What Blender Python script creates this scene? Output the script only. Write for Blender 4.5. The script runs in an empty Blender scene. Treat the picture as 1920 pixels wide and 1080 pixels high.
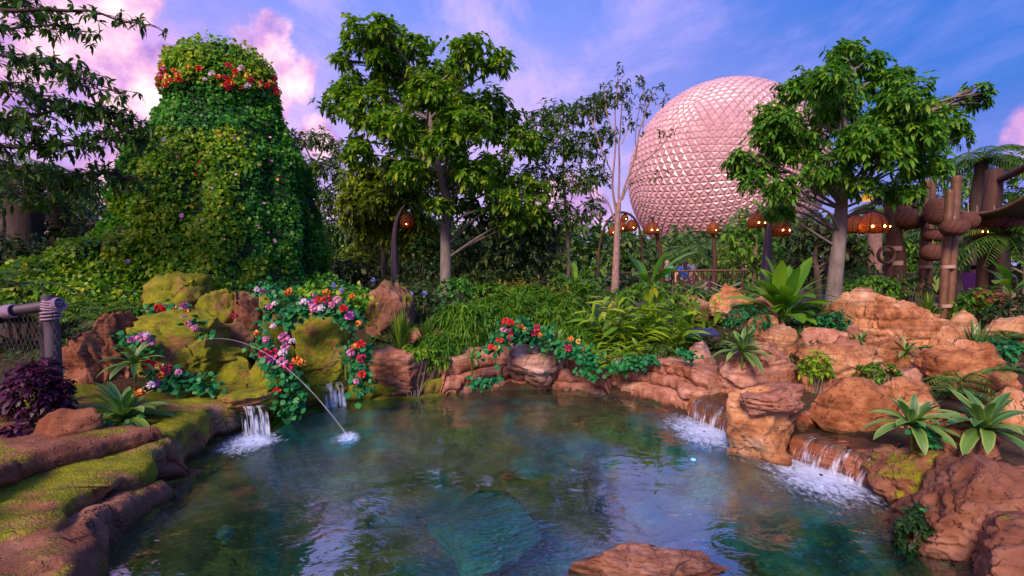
import bpy, math, random
import numpy as np
from mathutils import Vector, Matrix

# ------------------------------------------------------------------ camera, world, sun, exposure
SC = bpy.context.scene
COL = SC.collection
F = 853.33          # focal length in photo pixels (16 mm on 36 mm, photo 1920 wide)
H = 2.0             # eye height above the pool's water
HOR = 502.0         # photo row of the horizon
TH = math.atan((540 - HOR) / F)
R = math.radians

cam = bpy.data.cameras.new("camera"); cam.lens = 16; cam.sensor_width = 36
cam.clip_start = 0.05; cam.clip_end = 20000
camo = bpy.data.objects.new("camera", cam); COL.objects.link(camo)
camo.location = (0, 0, H); camo.rotation_euler = (math.pi / 2 - TH, 0, 0)
SC.camera = camo

SUN_EL, SUN_AZ = R(38), R(205)      # compass style: 0 = +Y, clockwise; behind and to the left
sun_dir = Vector((math.sin(SUN_AZ) * math.cos(SUN_EL), math.cos(SUN_AZ) * math.cos(SUN_EL), math.sin(SUN_EL)))

def nn(nt, kind, **kw):
    n = nt.nodes.new(kind)
    for k, v in kw.items():
        if k == 'inp':
            for a, b in v.items():
                n.inputs[a].default_value = b
        else:
            setattr(n, k, v)
    return n

def ramp(nt, stops, interp='LINEAR'):
    n = nt.nodes.new('ShaderNodeValToRGB'); e = n.color_ramp.elements; n.color_ramp.interpolation = interp
    while len(e) < len(stops): e.new(0.5)
    for i, (p, c) in enumerate(stops):
        e[i].position = p
        e[i].color = (c, c, c, 1) if not isinstance(c, (tuple, list)) else (*c, 1)
    return n

def math_(nt, op, a, b=None, c=None, clamp=False):
    n = nt.nodes.new('ShaderNodeMath'); n.operation = op; n.use_clamp = clamp
    for i, v in enumerate((a, b, c)):
        if v is None: continue
        if isinstance(v, (int, float)): n.inputs[i].default_value = v
        else: nt.links.new(v, n.inputs[i])
    return n.outputs[0]

def mixc(nt, fac, a, b, mode='MIX'):
    n = nt.nodes.new('ShaderNodeMix'); n.data_type = 'RGBA'; n.blend_type = mode
    for s, v in ((n.inputs[0], fac), (n.inputs[6], a), (n.inputs[7], b)):
        if isinstance(v, (int, float)): s.default_value = v
        elif isinstance(v, tuple): s.default_value = (*v, 1)
        else: nt.links.new(v, s)
    return n.outputs[2]

def smooth(nt, v, lo, hi):
    n = nt.nodes.new('ShaderNodeMapRange'); n.interpolation_type = 'SMOOTHSTEP'
    nt.links.new(v, n.inputs[0]); n.inputs[1].default_value = lo; n.inputs[2].default_value = hi
    return n.outputs[0]

def pixdir(px, py):
    a, b = (px - 960) / F, (540 - py) / F
    return Vector((a, math.cos(TH) + b * math.sin(TH), -math.sin(TH) + b * math.cos(TH)))

def make_world():
    w = bpy.data.worlds.new("World"); SC.world = w; w.use_nodes = True
    nt = w.node_tree; nt.nodes.clear(); L = nt.links.new
    out = nn(nt, 'ShaderNodeOutputWorld'); bg = nn(nt, 'ShaderNodeBackground', inp={'Strength': 1.18})
    L(bg.outputs[0], out.inputs[0])
    tc = nn(nt, 'ShaderNodeTexCoord'); d = tc.outputs['Generated']
    sep = nn(nt, 'ShaderNodeSeparateXYZ'); L(d, sep.inputs[0])
    z = sep.outputs[2]
    # dusk sky: physical sky, plus the blue and lavender afterglow of the photograph
    sky = nn(nt, 'ShaderNodeTexSky', sky_type='NISHITA', sun_disc=False, sun_elevation=R(5), sun_rotation=SUN_AZ,
             air_density=1.3, dust_density=0.6, ozone_density=3.0)
    nish = mixc(nt, 1.0, sky.outputs[0], (0.05, 0.05, 0.055), 'MULTIPLY')
    g1 = ramp(nt, [(0.0, (0.78, 0.58, 0.80)), (0.14, (0.50, 0.38, 0.78)), (0.30, (0.36, 0.31, 0.78)), (0.46, (0.19, 0.26, 0.78)), (0.62, (0.04, 0.16, 0.64)), (1.0, (0.015, 0.09, 0.45))])
    g2 = ramp(nt, [(0.0, (0.36, 0.30, 0.66)), (0.12, (0.17, 0.19, 0.62)), (0.28, (0.035, 0.15, 0.58)), (0.45, (0.006, 0.13, 0.58)), (0.62, (0.004, 0.10, 0.52)), (1.0, (0.006, 0.07, 0.42))])
    L(z, g1.inputs[0]); L(z, g2.inputs[0])
    east = smooth(nt, sep.outputs[0], 0.0, 0.70)
    base = mixc(nt, east, g1.outputs[0], g2.outputs[0])
    base = mixc(nt, 0.25, base, nish)
    # thin wisps: noise on a flat cloud deck
    zz = math_(nt, 'ADD', math_(nt, 'MAXIMUM', z, 0.0), 0.16)
    deck = nn(nt, 'ShaderNodeCombineXYZ')
    L(math_(nt, 'DIVIDE', sep.outputs[0], zz), deck.inputs[0]); L(math_(nt, 'DIVIDE', sep.outputs[1], zz), deck.inputs[1])
    mp = nn(nt, 'ShaderNodeMapping', inp={'Scale': (1.1, 0.75, 1), 'Rotation': (0, 0, R(28)), 'Location': (2.3, 0.7, 0)}); L(deck.outputs[0], mp.inputs[0])
    n1 = nn(nt, 'ShaderNodeTexNoise', inp={'Scale': 2.1, 'Detail': 8.0, 'Roughness': 0.64, 'Distortion': 0.35}); L(mp.outputs[0], n1.inputs['Vector'])
    wf = smooth(nt, n1.outputs[0], 0.40, 0.70)
    wcol = mixc(nt, east, (0.60, 0.40, 0.74), (0.15, 0.20, 0.58))
    wamt = math_(nt, 'MULTIPLY', wf, 0.58)
    base = mixc(nt, wamt, base, wcol)
    # pink veil to the left
    n2 = nn(nt, 'ShaderNodeTexNoise', inp={'Scale': 3.2, 'Detail': 7.0, 'Roughness': 0.58, 'Distortion': 0.4}); L(d, n2.inputs['Vector'])
    west = smooth(nt, sep.outputs[0], -0.30, -0.72)
    vf = math_(nt, 'MULTIPLY', math_(nt, 'MULTIPLY', smooth(nt, n2.outputs[0], 0.36, 0.62), west), smooth(nt, z, 0.75, 0.35))
    base = mixc(nt, math_(nt, 'MULTIPLY', vf, 0.9), base, (0.56, 0.27, 0.54))
    # cumulus heaps
    n3 = nn(nt, 'ShaderNodeTexNoise', inp={'Scale': 9.0, 'Detail': 8.0, 'Roughness': 0.6, 'Distortion': 0.3}); L(d, n3.inputs['Vector'])
    n4 = nn(nt, 'ShaderNodeTexNoise', inp={'Scale': 14.0, 'Detail': 5.0, 'Roughness': 0.55}); L(d, n4.inputs['Vector'])
    field = None
    for px, py, r in [(255, 140, .085), (290, 190, .09), (215, 225, .08), (120, 60, .10), (60, 120, .09), (455, 110, .06), (505, 120, .075), (540, 150, .06), (430, 150, .07),
                      (480, 190, .08), (180, 10, .09), (590, 250, .05), (320, 120, .05), (1090, 385, .07), (1030, 400, .06), (200, 300, .07), (-150, 150, .12), (-300, 250, .12), (1960, 250, .06), (2150, 280, .09)]:
        c = pixdir(px, py).normalized()
        vm = nn(nt, 'ShaderNodeVectorMath', operation='DISTANCE'); L(d, vm.inputs[0]); vm.inputs[1].default_value = c
        v = math_(nt, 'SUBTRACT', 1.0, math_(nt, 'DIVIDE', vm.outputs['Value'], r))
        field = v if field is None else math_(nt, 'MAXIMUM', field, v)
    dens = math_(nt, 'ADD', math_(nt, 'MAXIMUM', field, -1.5), math_(nt, 'MULTIPLY', math_(nt, 'SUBTRACT', n3.outputs[0], 0.5), 2.6))
    cf = smooth(nt, dens, 0.05, 0.42)
    crp = ramp(nt, [(0.34, (0.28, 0.16, 0.46)), (0.47, (0.52, 0.28, 0.52)), (0.58, (0.76, 0.46, 0.56)), (0.72, (0.90, 0.70, 0.72))])
    L(math_(nt, 'ADD', n4.outputs[0], math_(nt, 'MULTIPLY', math_(nt, 'SUBTRACT', dens, 0.5), 0.12)), crp.inputs[0])
    base = mixc(nt, math_(nt, 'MULTIPLY', cf, 0.92), base, crp.outputs[0])
    # afterglow low in the west, to the left of the view
    dt = nn(nt, 'ShaderNodeVectorMath', operation='DOT_PRODUCT'); L(d, dt.inputs[0]); dt.inputs[1].default_value = Vector((-.93, -.20, .05)).normalized()
    glow = math_(nt, 'MULTIPLY', smooth(nt, dt.outputs['Value'], .55, 1.0), smooth(nt, z, .42, .02))
    base = mixc(nt, math_(nt, 'MULTIPLY', glow, .85), base, (1.25, .58, .36))
    # below the horizon: dim ground bounce
    low = smooth(nt, z, -0.02, -0.2)
    base = mixc(nt, low, base, (0.10, 0.08, 0.10))
    L(base, bg.inputs[0])
make_world()
SC.world.cycles.sampling_method = 'MANUAL'; SC.world.cycles.sample_map_resolution = 128

sl = bpy.data.lights.new("sun", 'SUN'); sl.energy = 3.6; sl.angle = R(18); sl.color = (1.0, 0.70, 0.54)
so = bpy.data.objects.new("sun", sl); COL.objects.link(so); so.rotation_euler = (-sun_dir).to_track_quat('-Z', 'Y').to_euler()

SC.view_settings.view_transform = 'Standard'; SC.view_settings.look = 'None'
SC.view_settings.exposure = 0.48; SC.view_settings.gamma = 1.0
SC.cycles.use_denoising = True
SC.cycles.max_bounces = 8; SC.cycles.transparent_max_bounces = 12
SC.cycles.caustics_refractive = False; SC.cycles.caustics_reflective = False
SC.cycles.sample_clamp_indirect = 4.0

# ------------------------------------------------------------------ helpers
rng = np.random.default_rng(7)
random.seed(7)

def P(px, py, d):
    """world point at forward distance d (metres along +Y) seen at a photo pixel"""
    v = pixdir(px, py); return Vector((0, 0, H)) + v * (d / v.y)
def G(px, py, z=0.0):
    v = pixdir(px, py); return Vector((0, 0, H)) + v * ((z - H) / v.z)
def M(px, d): return px * d / F

def _hash(ix, iy, iz, seed):
    h = (ix.astype(np.int64) * 374761393 + iy.astype(np.int64) * 668265263 + iz.astype(np.int64) * 2147483647 + seed * 974711) & 0xffffffff
    h = ((h ^ (h >> 13)) * 1274126177) & 0xffffffff
    return ((h ^ (h >> 16)) & 0xffff) / 65535.0
def vnoise(p, seed=0):
    p = np.asarray(p, float); i = np.floor(p).astype(np.int64); f = p - i; f = f * f * f * (f * (f * 6 - 15) + 10)
    out = 0
    for a in (0, 1):
        wx = f[..., 0] if a else 1 - f[..., 0]
        for b in (0, 1):
            wy = f[..., 1] if b else 1 - f[..., 1]
            for c in (0, 1):
                wz = f[..., 2] if c else 1 - f[..., 2]
                out = out + wx * wy * wz * _hash(i[..., 0] + a, i[..., 1] + b, i[..., 2] + c, seed)
    return out * 2 - 1
def fbm(p, octv=4, seed=0, gain=0.5):
    s = 0; a = 1.0; p = np.asarray(p, float)
    for k in range(octv):
        s = s + a * vnoise(p * (2.03 ** k) + k * 17.3, seed + k); a *= gain
    return s
def n1(x, seed=0):
    x = np.atleast_1d(np.asarray(x, float)); return vnoise(np.stack([x, x * 0 + seed * 3.7, x * 0 + .5], -1), seed)

class MB:
    """collects vertices and faces; build() links them as one mesh object"""
    def __init__(s): s.v = []; s.n = 0; s.f3 = []; s.f4 = []; s.r3 = []; s.r4 = []
    def add(s, V, faces, rnd=None):
        V = np.asarray(V, float).reshape(-1, 3); off = s.n; s.v.append(V); s.n += len(V)
        t3 = [f for f in faces if len(f) == 3]; t4 = [f for f in faces if len(f) == 4]
        r = rng.random() if rnd is None else rnd
        if t3: s.f3.append(np.array(t3) + off); s.r3.append(np.full(len(t3), r))
        if t4: s.f4.append(np.array(t4) + off); s.r4.append(np.full(len(t4), r))
        return s
    def many(s, V, faces, rnd):
        """V (n,k,3): n copies of one k-vertex template"""
        n, k, _ = V.shape; off = s.n + np.arange(n)[:, None, None] * k
        s.v.append(V.reshape(-1, 3)); s.n += n * k
        for m, fl, rl in ((3, s.f3, s.r3), (4, s.f4, s.r4)):
            t = [f for f in faces if len(f) == m]
            if t: fl.append((np.array(t)[None] + off).reshape(-1, m)); rl.append(np.repeat(rnd, len(t)))
    def grid(s, Vg, wrap=False):
        """Vg (a,b,3) grid of quads"""
        a, b, _ = Vg.shape; idx = np.arange(a * b).reshape(a, b)
        if wrap: i0 = idx[:-1]; q = np.stack([i0, np.roll(i0, -1, 1), np.roll(idx[1:], -1, 1), idx[1:]], -1)
        else: q = np.stack([idx[:-1, :-1], idx[:-1, 1:], idx[1:, 1:], idx[1:, :-1]], -1)
        s.v.append(Vg.reshape(-1, 3)); s.f4.append(q.reshape(-1, 4) + s.n); s.r4.append(np.full(q.size // 4, rng.random())); s.n += a * b
        return s
    def box(s, c, h, rot=None):
        V = np.array([[x, y, z] for x in (-1, 1) for y in (-1, 1) for z in (-1, 1)], float) * np.array(h)
        if rot is not None: V = V @ np.array(rot.to_3x3()).T
        return s.add(V + np.array(c), [(0, 1, 3, 2), (4, 6, 7, 5), (0, 4, 5, 1), (2, 3, 7, 6), (0, 2, 6, 4), (1, 5, 7, 3)])
    def tube(s, pts, rad, seg=8, cap=True):
        pts = np.array([tuple(p) for p in pts], float); n = len(pts)
        rad = np.full(n, rad, float) if np.isscalar(rad) else np.array(rad, float)
        t = np.gradient(pts, axis=0); t /= np.linalg.norm(t, axis=1)[:, None] + 1e-9
        ref = np.array([0.31, 0.17, 0.93]) if abs(t[:, 2]).mean() < .8 else np.array([1.0, 0.2, 0.1])
        a = np.cross(t, ref); a /= np.linalg.norm(a, axis=1)[:, None] + 1e-9; b = np.cross(t, a)
        ang = np.linspace(0, 2 * np.pi, seg, endpoint=False)
        ring = pts[:, None] + rad[:, None, None] * (a[:, None] * np.cos(ang)[None, :, None] + b[:, None] * np.sin(ang)[None, :, None])
        base = s.n; s.grid(ring, wrap=True)
        if cap:
            for e in (0, n - 1):
                s.add(np.vstack([pts[e:e + 1], ring[e]]), [(0, 1 + k, 1 + (k + 1) % seg) for k in range(seg)])
        return s
    def lathe(s, prof, c=(0, 0, 0), seg=20, sx=1, sy=1):
        ang = np.linspace(0, 2 * np.pi, seg, endpoint=False)
        V = np.stack([np.stack([c[0] + sx * r * np.cos(ang), c[1] + sy * r * np.sin(ang), np.full(seg, c[2] + z)], -1) for r, z in prof])
        return s.grid(V, wrap=True)
    def build(s, name, mat, parent=None, loc=(0, 0, 0), smooth=True, link=True):
        V = np.concatenate(s.v) if s.v else np.zeros((0, 3)); V = V - np.array(loc, float)
        me = bpy.data.meshes.new(name)
        f3 = np.concatenate(s.f3) if s.f3 else np.zeros((0, 3), int); f4 = np.concatenate(s.f4) if s.f4 else np.zeros((0, 4), int)
        me.vertices.add(len(V)); me.vertices.foreach_set('co', V.ravel().astype(np.float32))
        loops = np.concatenate([f3.ravel(), f4.ravel()]).astype(np.int32)
        me.loops.add(len(loops)); me.loops.foreach_set('vertex_index', loops)
        tot = np.concatenate([np.full(len(f3), 3), np.full(len(f4), 4)]).astype(np.int32)
        st = np.concatenate([[0], np.cumsum(tot)[:-1]]).astype(np.int32) if len(tot) else np.zeros(0, np.int32)
        me.polygons.add(len(tot)); me.polygons.foreach_set('loop_start', st); me.polygons.foreach_set('loop_total', tot)
        me.polygons.foreach_set('use_smooth', np.full(len(tot), smooth))
        rr = np.concatenate(s.r3 + s.r4) if (s.r3 or s.r4) else np.zeros(0)
        at = me.attributes.new('rnd', 'FLOAT', 'FACE'); at.data.foreach_set('value', rr.astype(np.float32))
        me.update(calc_edges=True); me.validate()
        if mat is not None: me.materials.append(mat)
        o = bpy.data.objects.new(name, me)
        if link: COL.objects.link(o)
        o.location = loc
        if parent is not None: put(o, parent)
        return o

def put(o, parent):
    """parent keeping the world place (parents here are only moved, never rotated, when parts are attached)"""
    o.parent = parent; o.location = Vector(o.location) - Vector(parent_world(parent))
def parent_world(p):
    v = Vector(p.location)
    while p.parent is not None: p = p.parent; v = v + Vector(p.location)
    return v
def tag(o, label, cat, group=None):
    o['label'] = label; o['category'] = cat; o['kind'] = 'thing'
    if group: o['group'] = group
    return o
def thing(name, label, cat, loc, group=None):
    o = bpy.data.objects.new(name, None); COL.objects.link(o); o.location = loc; o.empty_display_size = 0.1
    return tag(o, label, cat, group)
def structure(o): o['kind'] = 'structure'; return o
def stuff(o): o['kind'] = 'stuff'; return o
def inst(src, name, parent, loc, rot=None, scale=None):
    o = src.copy(); o.name = name; COL.objects.link(o); o.parent = parent; o.location = loc
    if rot is not None: o.rotation_euler = rot
    if scale is not None: o.scale = scale
    return o
def proto(mb, name, mat, smooth=True): return mb.build(name, mat, None, (0, 0, 0), smooth, link=False)

# leaf templates: t along, s across
TM = {
    'diamond': ([0, .45, 1, .45], [0, 1, 0, -1], [(0, 1, 2), (0, 2, 3)]),
    'leaf': ([0, .3, .3, .68, .68, 1], [0, .9, -.9, .85, -.85, 0], [(0, 1, 2), (2, 1, 3, 4), (4, 3, 5)]),
    'blade': ([0, 0, .35, .35, .7, .7, 1], [.7, -.7, 1, -1, .8, -.8, 0], [(1, 0, 2, 3), (3, 2, 4, 5), (5, 4, 6)]),
}
def leaves(mb, O, D, L, W, tm='diamond', droop=.15, fold=.25, up=None, rnd=None):
    O = np.asarray(O, float); D = np.asarray(D, float); n = len(O)
    D = D / (np.linalg.norm(D, axis=1)[:, None] + 1e-9)
    U = np.array([0, 0, 1.0]) + rng.normal(0, .25, (n, 3)) if up is None else np.asarray(up, float)
    S = np.cross(D, U); S /= np.linalg.norm(S, axis=1)[:, None] + 1e-9; N = np.cross(S, D)
    t, s, fc = TM[tm]; t = np.array(t, float); s = np.array(s, float)
    L = np.broadcast_to(np.asarray(L, float), (n,))[:, None, None]; W = np.broadcast_to(np.asarray(W, float), (n,))[:, None, None]
    dr = np.broadcast_to(np.asarray(droop, float), (n,))[:, None, None]
    V = O[:, None] + D[:, None] * L * t[None, :, None] + S[:, None] * W * .5 * s[None, :, None] + N[:, None] * (fold * np.abs(s)[None, :, None] * W * .5)
    V[..., 2] -= (dr * L * (t ** 2)[None, :, None])[..., 0]
    mb.many(V, fc, rng.random(n) if rnd is None else np.asarray(rnd, float))

def unit(n, zmin=-1.0):
    v = rng.normal(0, 1, (n * 3 + 20, 3)); v /= np.linalg.norm(v, axis=1)[:, None]; v = v[v[:, 2] >= zmin]
    return v[:n]

# ------------------------------------------------------------------ materials
def newmat(name):
    m = bpy.data.materials.new(name); m.use_nodes = True; nt = m.node_tree; nt.nodes.clear()
    out = nn(nt, 'ShaderNodeOutputMaterial'); b = nn(nt, 'ShaderNodeBsdfPrincipled'); nt.links.new(b.outputs[0], out.inputs[0])
    return m, nt, b, out
def objvec(nt):
    tc = nn(nt, 'ShaderNodeTexCoord'); oi = nn(nt, 'ShaderNodeObjectInfo')
    sc = nn(nt, 'ShaderNodeVectorMath', operation='SCALE'); sc.inputs[0].default_value = (37.0, 71.0, 53.0); nt.links.new(oi.outputs['Random'], sc.inputs['Scale'])
    ad = nn(nt, 'ShaderNodeVectorMath', operation='ADD'); nt.links.new(tc.outputs['Object'], ad.inputs[0]); nt.links.new(sc.outputs[0], ad.inputs[1])
    return ad.outputs[0]
def noise(nt, vec, scale, detail=5, rough=.55, dist=0.0):
    n = nn(nt, 'ShaderNodeTexNoise', inp={'Scale': scale, 'Detail': detail, 'Roughness': rough, 'Distortion': dist}); nt.links.new(vec, n.inputs['Vector']); return n.outputs[0]

def rock_mat(name, cols, moss=0.0, wet=0.0, mosscol=((.045, .075, .006), (.34, .35, .012)), mossup=.35):
    m, nt, b, out = newmat(name); L = nt.links.new; v = objvec(nt)
    big = noise(nt, v, 1.6, 6, .6, .3); mid = noise(nt, v, 6.5, 7, .62); fine = noise(nt, v, 55, 4, .6)
    mixn = math_(nt, 'ADD', math_(nt, 'MULTIPLY', big, .6), math_(nt, 'MULTIPLY', mid, .4))
    rp = ramp(nt, [(.33, cols[0]), (.44, cols[1]), (.54, cols[2]), (.66, cols[3])]); L(mixn, rp.inputs[0])
    # strata: thin bands that follow the bedding
    mp = nn(nt, 'ShaderNodeMapping', inp={'Scale': (.55, .55, 9.0), 'Rotation': (R(7), R(-5), 0)}); L(v, mp.inputs[0])
    st = noise(nt, mp.outputs[0], 1.8, 5, .6, .25)
    col = mixc(nt, math_(nt, 'MULTIPLY', smooth(nt, st, .50, .36), .42), rp.outputs[0], cols[0])
    pits = smooth(nt, noise(nt, v, 24, 3, .5), .40, .30)
    col = mixc(nt, math_(nt, 'MULTIPLY', pits, .5), col, tuple(c * .45 for c in cols[0]))
    col = mixc(nt, math_(nt, 'MULTIPLY', smooth(nt, fine, .55, .75), .25), col, cols[3])
    vo = nn(nt, 'ShaderNodeTexVoronoi', feature='DISTANCE_TO_EDGE', inp={'Scale': 1.1})
    dv = nn(nt, 'ShaderNodeVectorMath', operation='ADD'); nz = nn(nt, 'ShaderNodeTexNoise', inp={'Scale': 2.2, 'Detail': 4.0}); L(v, nz.inputs['Vector']); L(v, dv.inputs[0]); L(nz.outputs[1], dv.inputs[1]); L(dv.outputs[0], vo.inputs['Vector'])
    crack = smooth(nt, vo.outputs['Distance'], .012, .0)
    cmask = math_(nt, 'MULTIPLY', crack, smooth(nt, big, .52, .64))
    col = mixc(nt, math_(nt, 'MULTIPLY', cmask, .8), col, tuple(c * .3 for c in cols[0]))
    oi = nn(nt, 'ShaderNodeObjectInfo'); rt = ramp(nt, [(0, (1.0, .92, .86)), (.3, (.92, .98, 1.0)), (.6, (1.12, 1.12, 1.10)), (1, (1.0, 1.18, 1.32))]); L(oi.outputs['Random'], rt.inputs[0])
    col = mixc(nt, 1.0, col, rt.outputs[0], 'MULTIPLY')
    rg = nn(nt, 'ShaderNodeTexNoise', noise_type='RIDGED_MULTIFRACTAL', inp={'Scale': 2.6, 'Detail': 5.0, 'Roughness': .55}); L(v, rg.inputs['Vector'])
    rgh = math_(nt, 'MULTIPLY', rg.outputs[0], .28)
    hgt = math_(nt, 'ADD', math_(nt, 'ADD', math_(nt, 'MULTIPLY', st, .55), rgh), math_(nt, 'ADD', math_(nt, 'MULTIPLY', mid, .5), math_(nt, 'MULTIPLY', fine, .20)))
    hgt = math_(nt, 'SUBTRACT', math_(nt, 'SUBTRACT', hgt, math_(nt, 'MULTIPLY', cmask, .5)), math_(nt, 'MULTIPLY', pits, .18))
    rough = .85 - .5 * wet
    if moss > 0:
        ge = nn(nt, 'ShaderNodeNewGeometry'); sp = nn(nt, 'ShaderNodeSeparateXYZ'); L(ge.outputs['Normal'], sp.inputs[0])
        mn = noise(nt, v, 2.3, 7, .65, .4); mf = noise(nt, v, 60, 3, .6)
        mm = math_(nt, 'ADD', math_(nt, 'ADD', mn, math_(nt, 'MULTIPLY', sp.outputs[2], mossup * .35)), math_(nt, 'MULTIPLY', math_(nt, 'SUBTRACT', mf, .5), .25))
        thr = .92 - .62 * moss
        mk = smooth(nt, mm, thr - .06, thr + .08)
        mr = ramp(nt, [(.32, mosscol[0]), (.5, tuple((a + c) / 2 for a, c in zip(*mosscol))), (.68, mosscol[1])]); L(math_(nt, 'ADD', math_(nt, 'MULTIPLY', noise(nt, v, 4.5, 6, .6), .7), math_(nt, 'MULTIPLY', mf, .3)), mr.inputs[0])
        col = mixc(nt, mk, col, mr.outputs[0])
        hgt = math_(nt, 'ADD', hgt, math_(nt, 'MULTIPLY', mk, math_(nt, 'MULTIPLY', mf, .35)))
    gp = nn(nt, 'ShaderNodeNewGeometry'); sz = nn(nt, 'ShaderNodeSeparateXYZ'); L(gp.outputs['Position'], sz.inputs[0])
    wetm = smooth(nt, math_(nt, 'ADD', sz.outputs[2], math_(nt, 'MULTIPLY', math_(nt, 'SUBTRACT', mid, .5), .12)), .11, .02)
    col = mixc(nt, math_(nt, 'MULTIPLY', wetm, .62), col, mixc(nt, 1.0, col, (.30, .26, .22), 'MULTIPLY'))
    L(math_(nt, 'SUBTRACT', rough, math_(nt, 'MULTIPLY', wetm, .45), clamp=True), b.inputs['Roughness'])
    L(col, b.inputs['Base Color'])
    b.inputs['Specular IOR Level'].default_value = .3 + .4 * wet
    bp = nn(nt, 'ShaderNodeBump', inp={'Strength': .75, 'Distance': .05}); L(hgt, bp.inputs['Height']); L(bp.outputs[0], b.inputs['Normal'])
    return m

ORANGE = ((.08, .028, .012), (.27, .105, .040), (.46, .225, .105), (.66, .43, .28))
PINKY = ((.09, .033, .02), (.25, .098, .055), (.41, .20, .135), (.60, .38, .29))
BROWN = ((.075, .026, .015), (.18, .066, .036), (.26, .108, .062), (.36, .18, .12))
TERRA = ((.07, .020, .010), (.16, .050, .022), (.24, .085, .040), (.32, .14, .08))
M_OR = rock_mat('orange_sandstone', ORANGE)
M_OR2 = rock_mat('pink_sandstone', PINKY, .12)
M_PK = rock_mat('ledge_sandstone', PINKY, .30)
M_BR = rock_mat('brown_sandstone', BROWN, .18)
M_MO = rock_mat('mossy_sandstone', ((.12, .055, .02), (.28, .13, .045), (.36, .19, .08), (.44, .27, .15)), .74)
M_BANK = rock_mat('mossy_bank_rock', ((.10, .045, .02), (.24, .11, .05), (.34, .19, .10), (.46, .30, .20)), .60)
M_SLAB = rock_mat('brown_slab_rock', BROWN, .40)
M_MO2 = rock_mat('half_mossy_sandstone', BROWN, .52)
M_TE = rock_mat('terracotta_bank', TERRA, .2)
M_WET = rock_mat('wet_cascade_rock', ((.09, .022, .008), (.22, .06, .02), (.30, .095, .03), (.38, .15, .06)), 0, .9)

def bed_mat():
    m, nt, b, out = newmat('pool_bed'); L = nt.links.new
    tc = nn(nt, 'ShaderNodeTexCoord'); v = tc.outputs['Object']
    a = noise(nt, v, .55, 5, .6, .5); c = noise(nt, v, 3.5, 6, .6); f = noise(nt, v, 18, 4, .6)
    r1 = ramp(nt, [(.34, (.05, .024, .006)), (.46, (.13, .062, .016)), (.58, (.22, .115, .035)), (.7, (.34, .20, .08))]); L(math_(nt, 'ADD', math_(nt, 'MULTIPLY', c, .65), math_(nt, 'MULTIPLY', f, .35)), r1.inputs[0])
    r2 = ramp(nt, [(.34, (.004, .035, .028)), (.5, (.010, .09, .075)), (.66, (.03, .20, .15))]); L(c, r2.inputs[0])
    col = mixc(nt, smooth(nt, a, .48, .57), r1.outputs[0], r2.outputs[0])
    L(col, b.inputs['Base Color']); b.inputs['Roughness'].default_value = .8
    bp = nn(nt, 'ShaderNodeBump', inp={'Strength': .6, 'Distance': .04}); L(c, bp.inputs['Height']); L(bp.outputs[0], b.inputs['Normal'])
    return m

def ground_mat():
    m, nt, b, out = newmat('planting_soil'); L = nt.links.new
    tc = nn(nt, 'ShaderNodeTexCoord'); v = tc.outputs['Object']
    c = noise(nt, v, 2.2, 7, .65); f = noise(nt, v, 30, 4, .65)
    r1 = ramp(nt, [(.3, (.02, .012, .007)), (.5, (.07, .032, .016)), (.7, (.16, .07, .035))]); L(math_(nt, 'ADD', math_(nt, 'MULTIPLY', c, .5), math_(nt, 'MULTIPLY', f, .5)), r1.inputs[0])
    r2 = ramp(nt, [(.3, (.01, .025, .006)), (.7, (.04, .075, .015))]); L(f, r2.inputs[0])
    L(mixc(nt, smooth(nt, c, .48, .6), r1.outputs[0], r2.outputs[0]), b.inputs['Base Color']); b.inputs['Roughness'].default_value = .95
    bp = nn(nt, 'ShaderNodeBump', inp={'Strength': .9, 'Distance': .05}); L(f, bp.inputs['Height']); L(bp.outputs[0], b.inputs['Normal'])
    return m

def leaf_mat(name, stops, trans=.35, rough=.45, spec=.35, vein=0):
    """colour runs over the per-leaf random value: dark to light leaves"""
    m, nt, b, out = newmat(name); L = nt.links.new
    at = nn(nt, 'ShaderNodeAttribute', attribute_name='rnd')
    stops = [tuple(min(.5, c * 1.85) for c in st_) for st_ in stops]; k = len(stops); r = ramp(nt, [(i / max(1, k - 1) * .96 + .02, c) for i, c in enumerate(stops)])
    oi = nn(nt, 'ShaderNodeObjectInfo')
    tc = nn(nt, 'ShaderNodeTexCoord'); nz = noise(nt, tc.outputs['Object'], 2.5, 3, .5)
    val = math_(nt, 'ADD', math_(nt, 'MULTIPLY', at.outputs['Fac'], .75), math_(nt, 'MULTIPLY', math_(nt, 'SUBTRACT', nz, .35), .55), clamp=True)
    if vein: val = math_(nt, 'ADD', val, math_(nt, 'MULTIPLY', math_(nt, 'SUBTRACT', oi.outputs['Random'], .5), .5), clamp=True)
    L(val, r.inputs[0]); L(r.outputs[0], b.inputs['Base Color'])
    b.inputs['Roughness'].default_value = rough; b.inputs['Specular IOR Level'].default_value = spec
    tr = nn(nt, 'ShaderNodeBsdfTranslucent'); L(mixc(nt, 1.0, r.outputs[0], (1.0, 1.15, .55), 'MULTIPLY'), tr.inputs[0])
    mx = nn(nt, 'ShaderNodeMixShader', inp={0: trans}); L(b.outputs[0], mx.inputs[1]); L(tr.outputs[0], mx.inputs[2]); L(mx.outputs[0], out.inputs[0])
    if vein:
        n2_ = nn(nt, 'ShaderNodeTexWave', wave_type='BANDS', bands_direction='Y', inp={'Scale': vein, 'Distortion': .6}); L(tc.outputs['Object'], n2_.inputs['Vector'])
        bp = nn(nt, 'ShaderNodeBump', inp={'Strength': .25, 'Distance': .01}); L(n2_.outputs['Fac'], bp.inputs['Height']); L(bp.outputs[0], b.inputs['Normal'])
    return m

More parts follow.
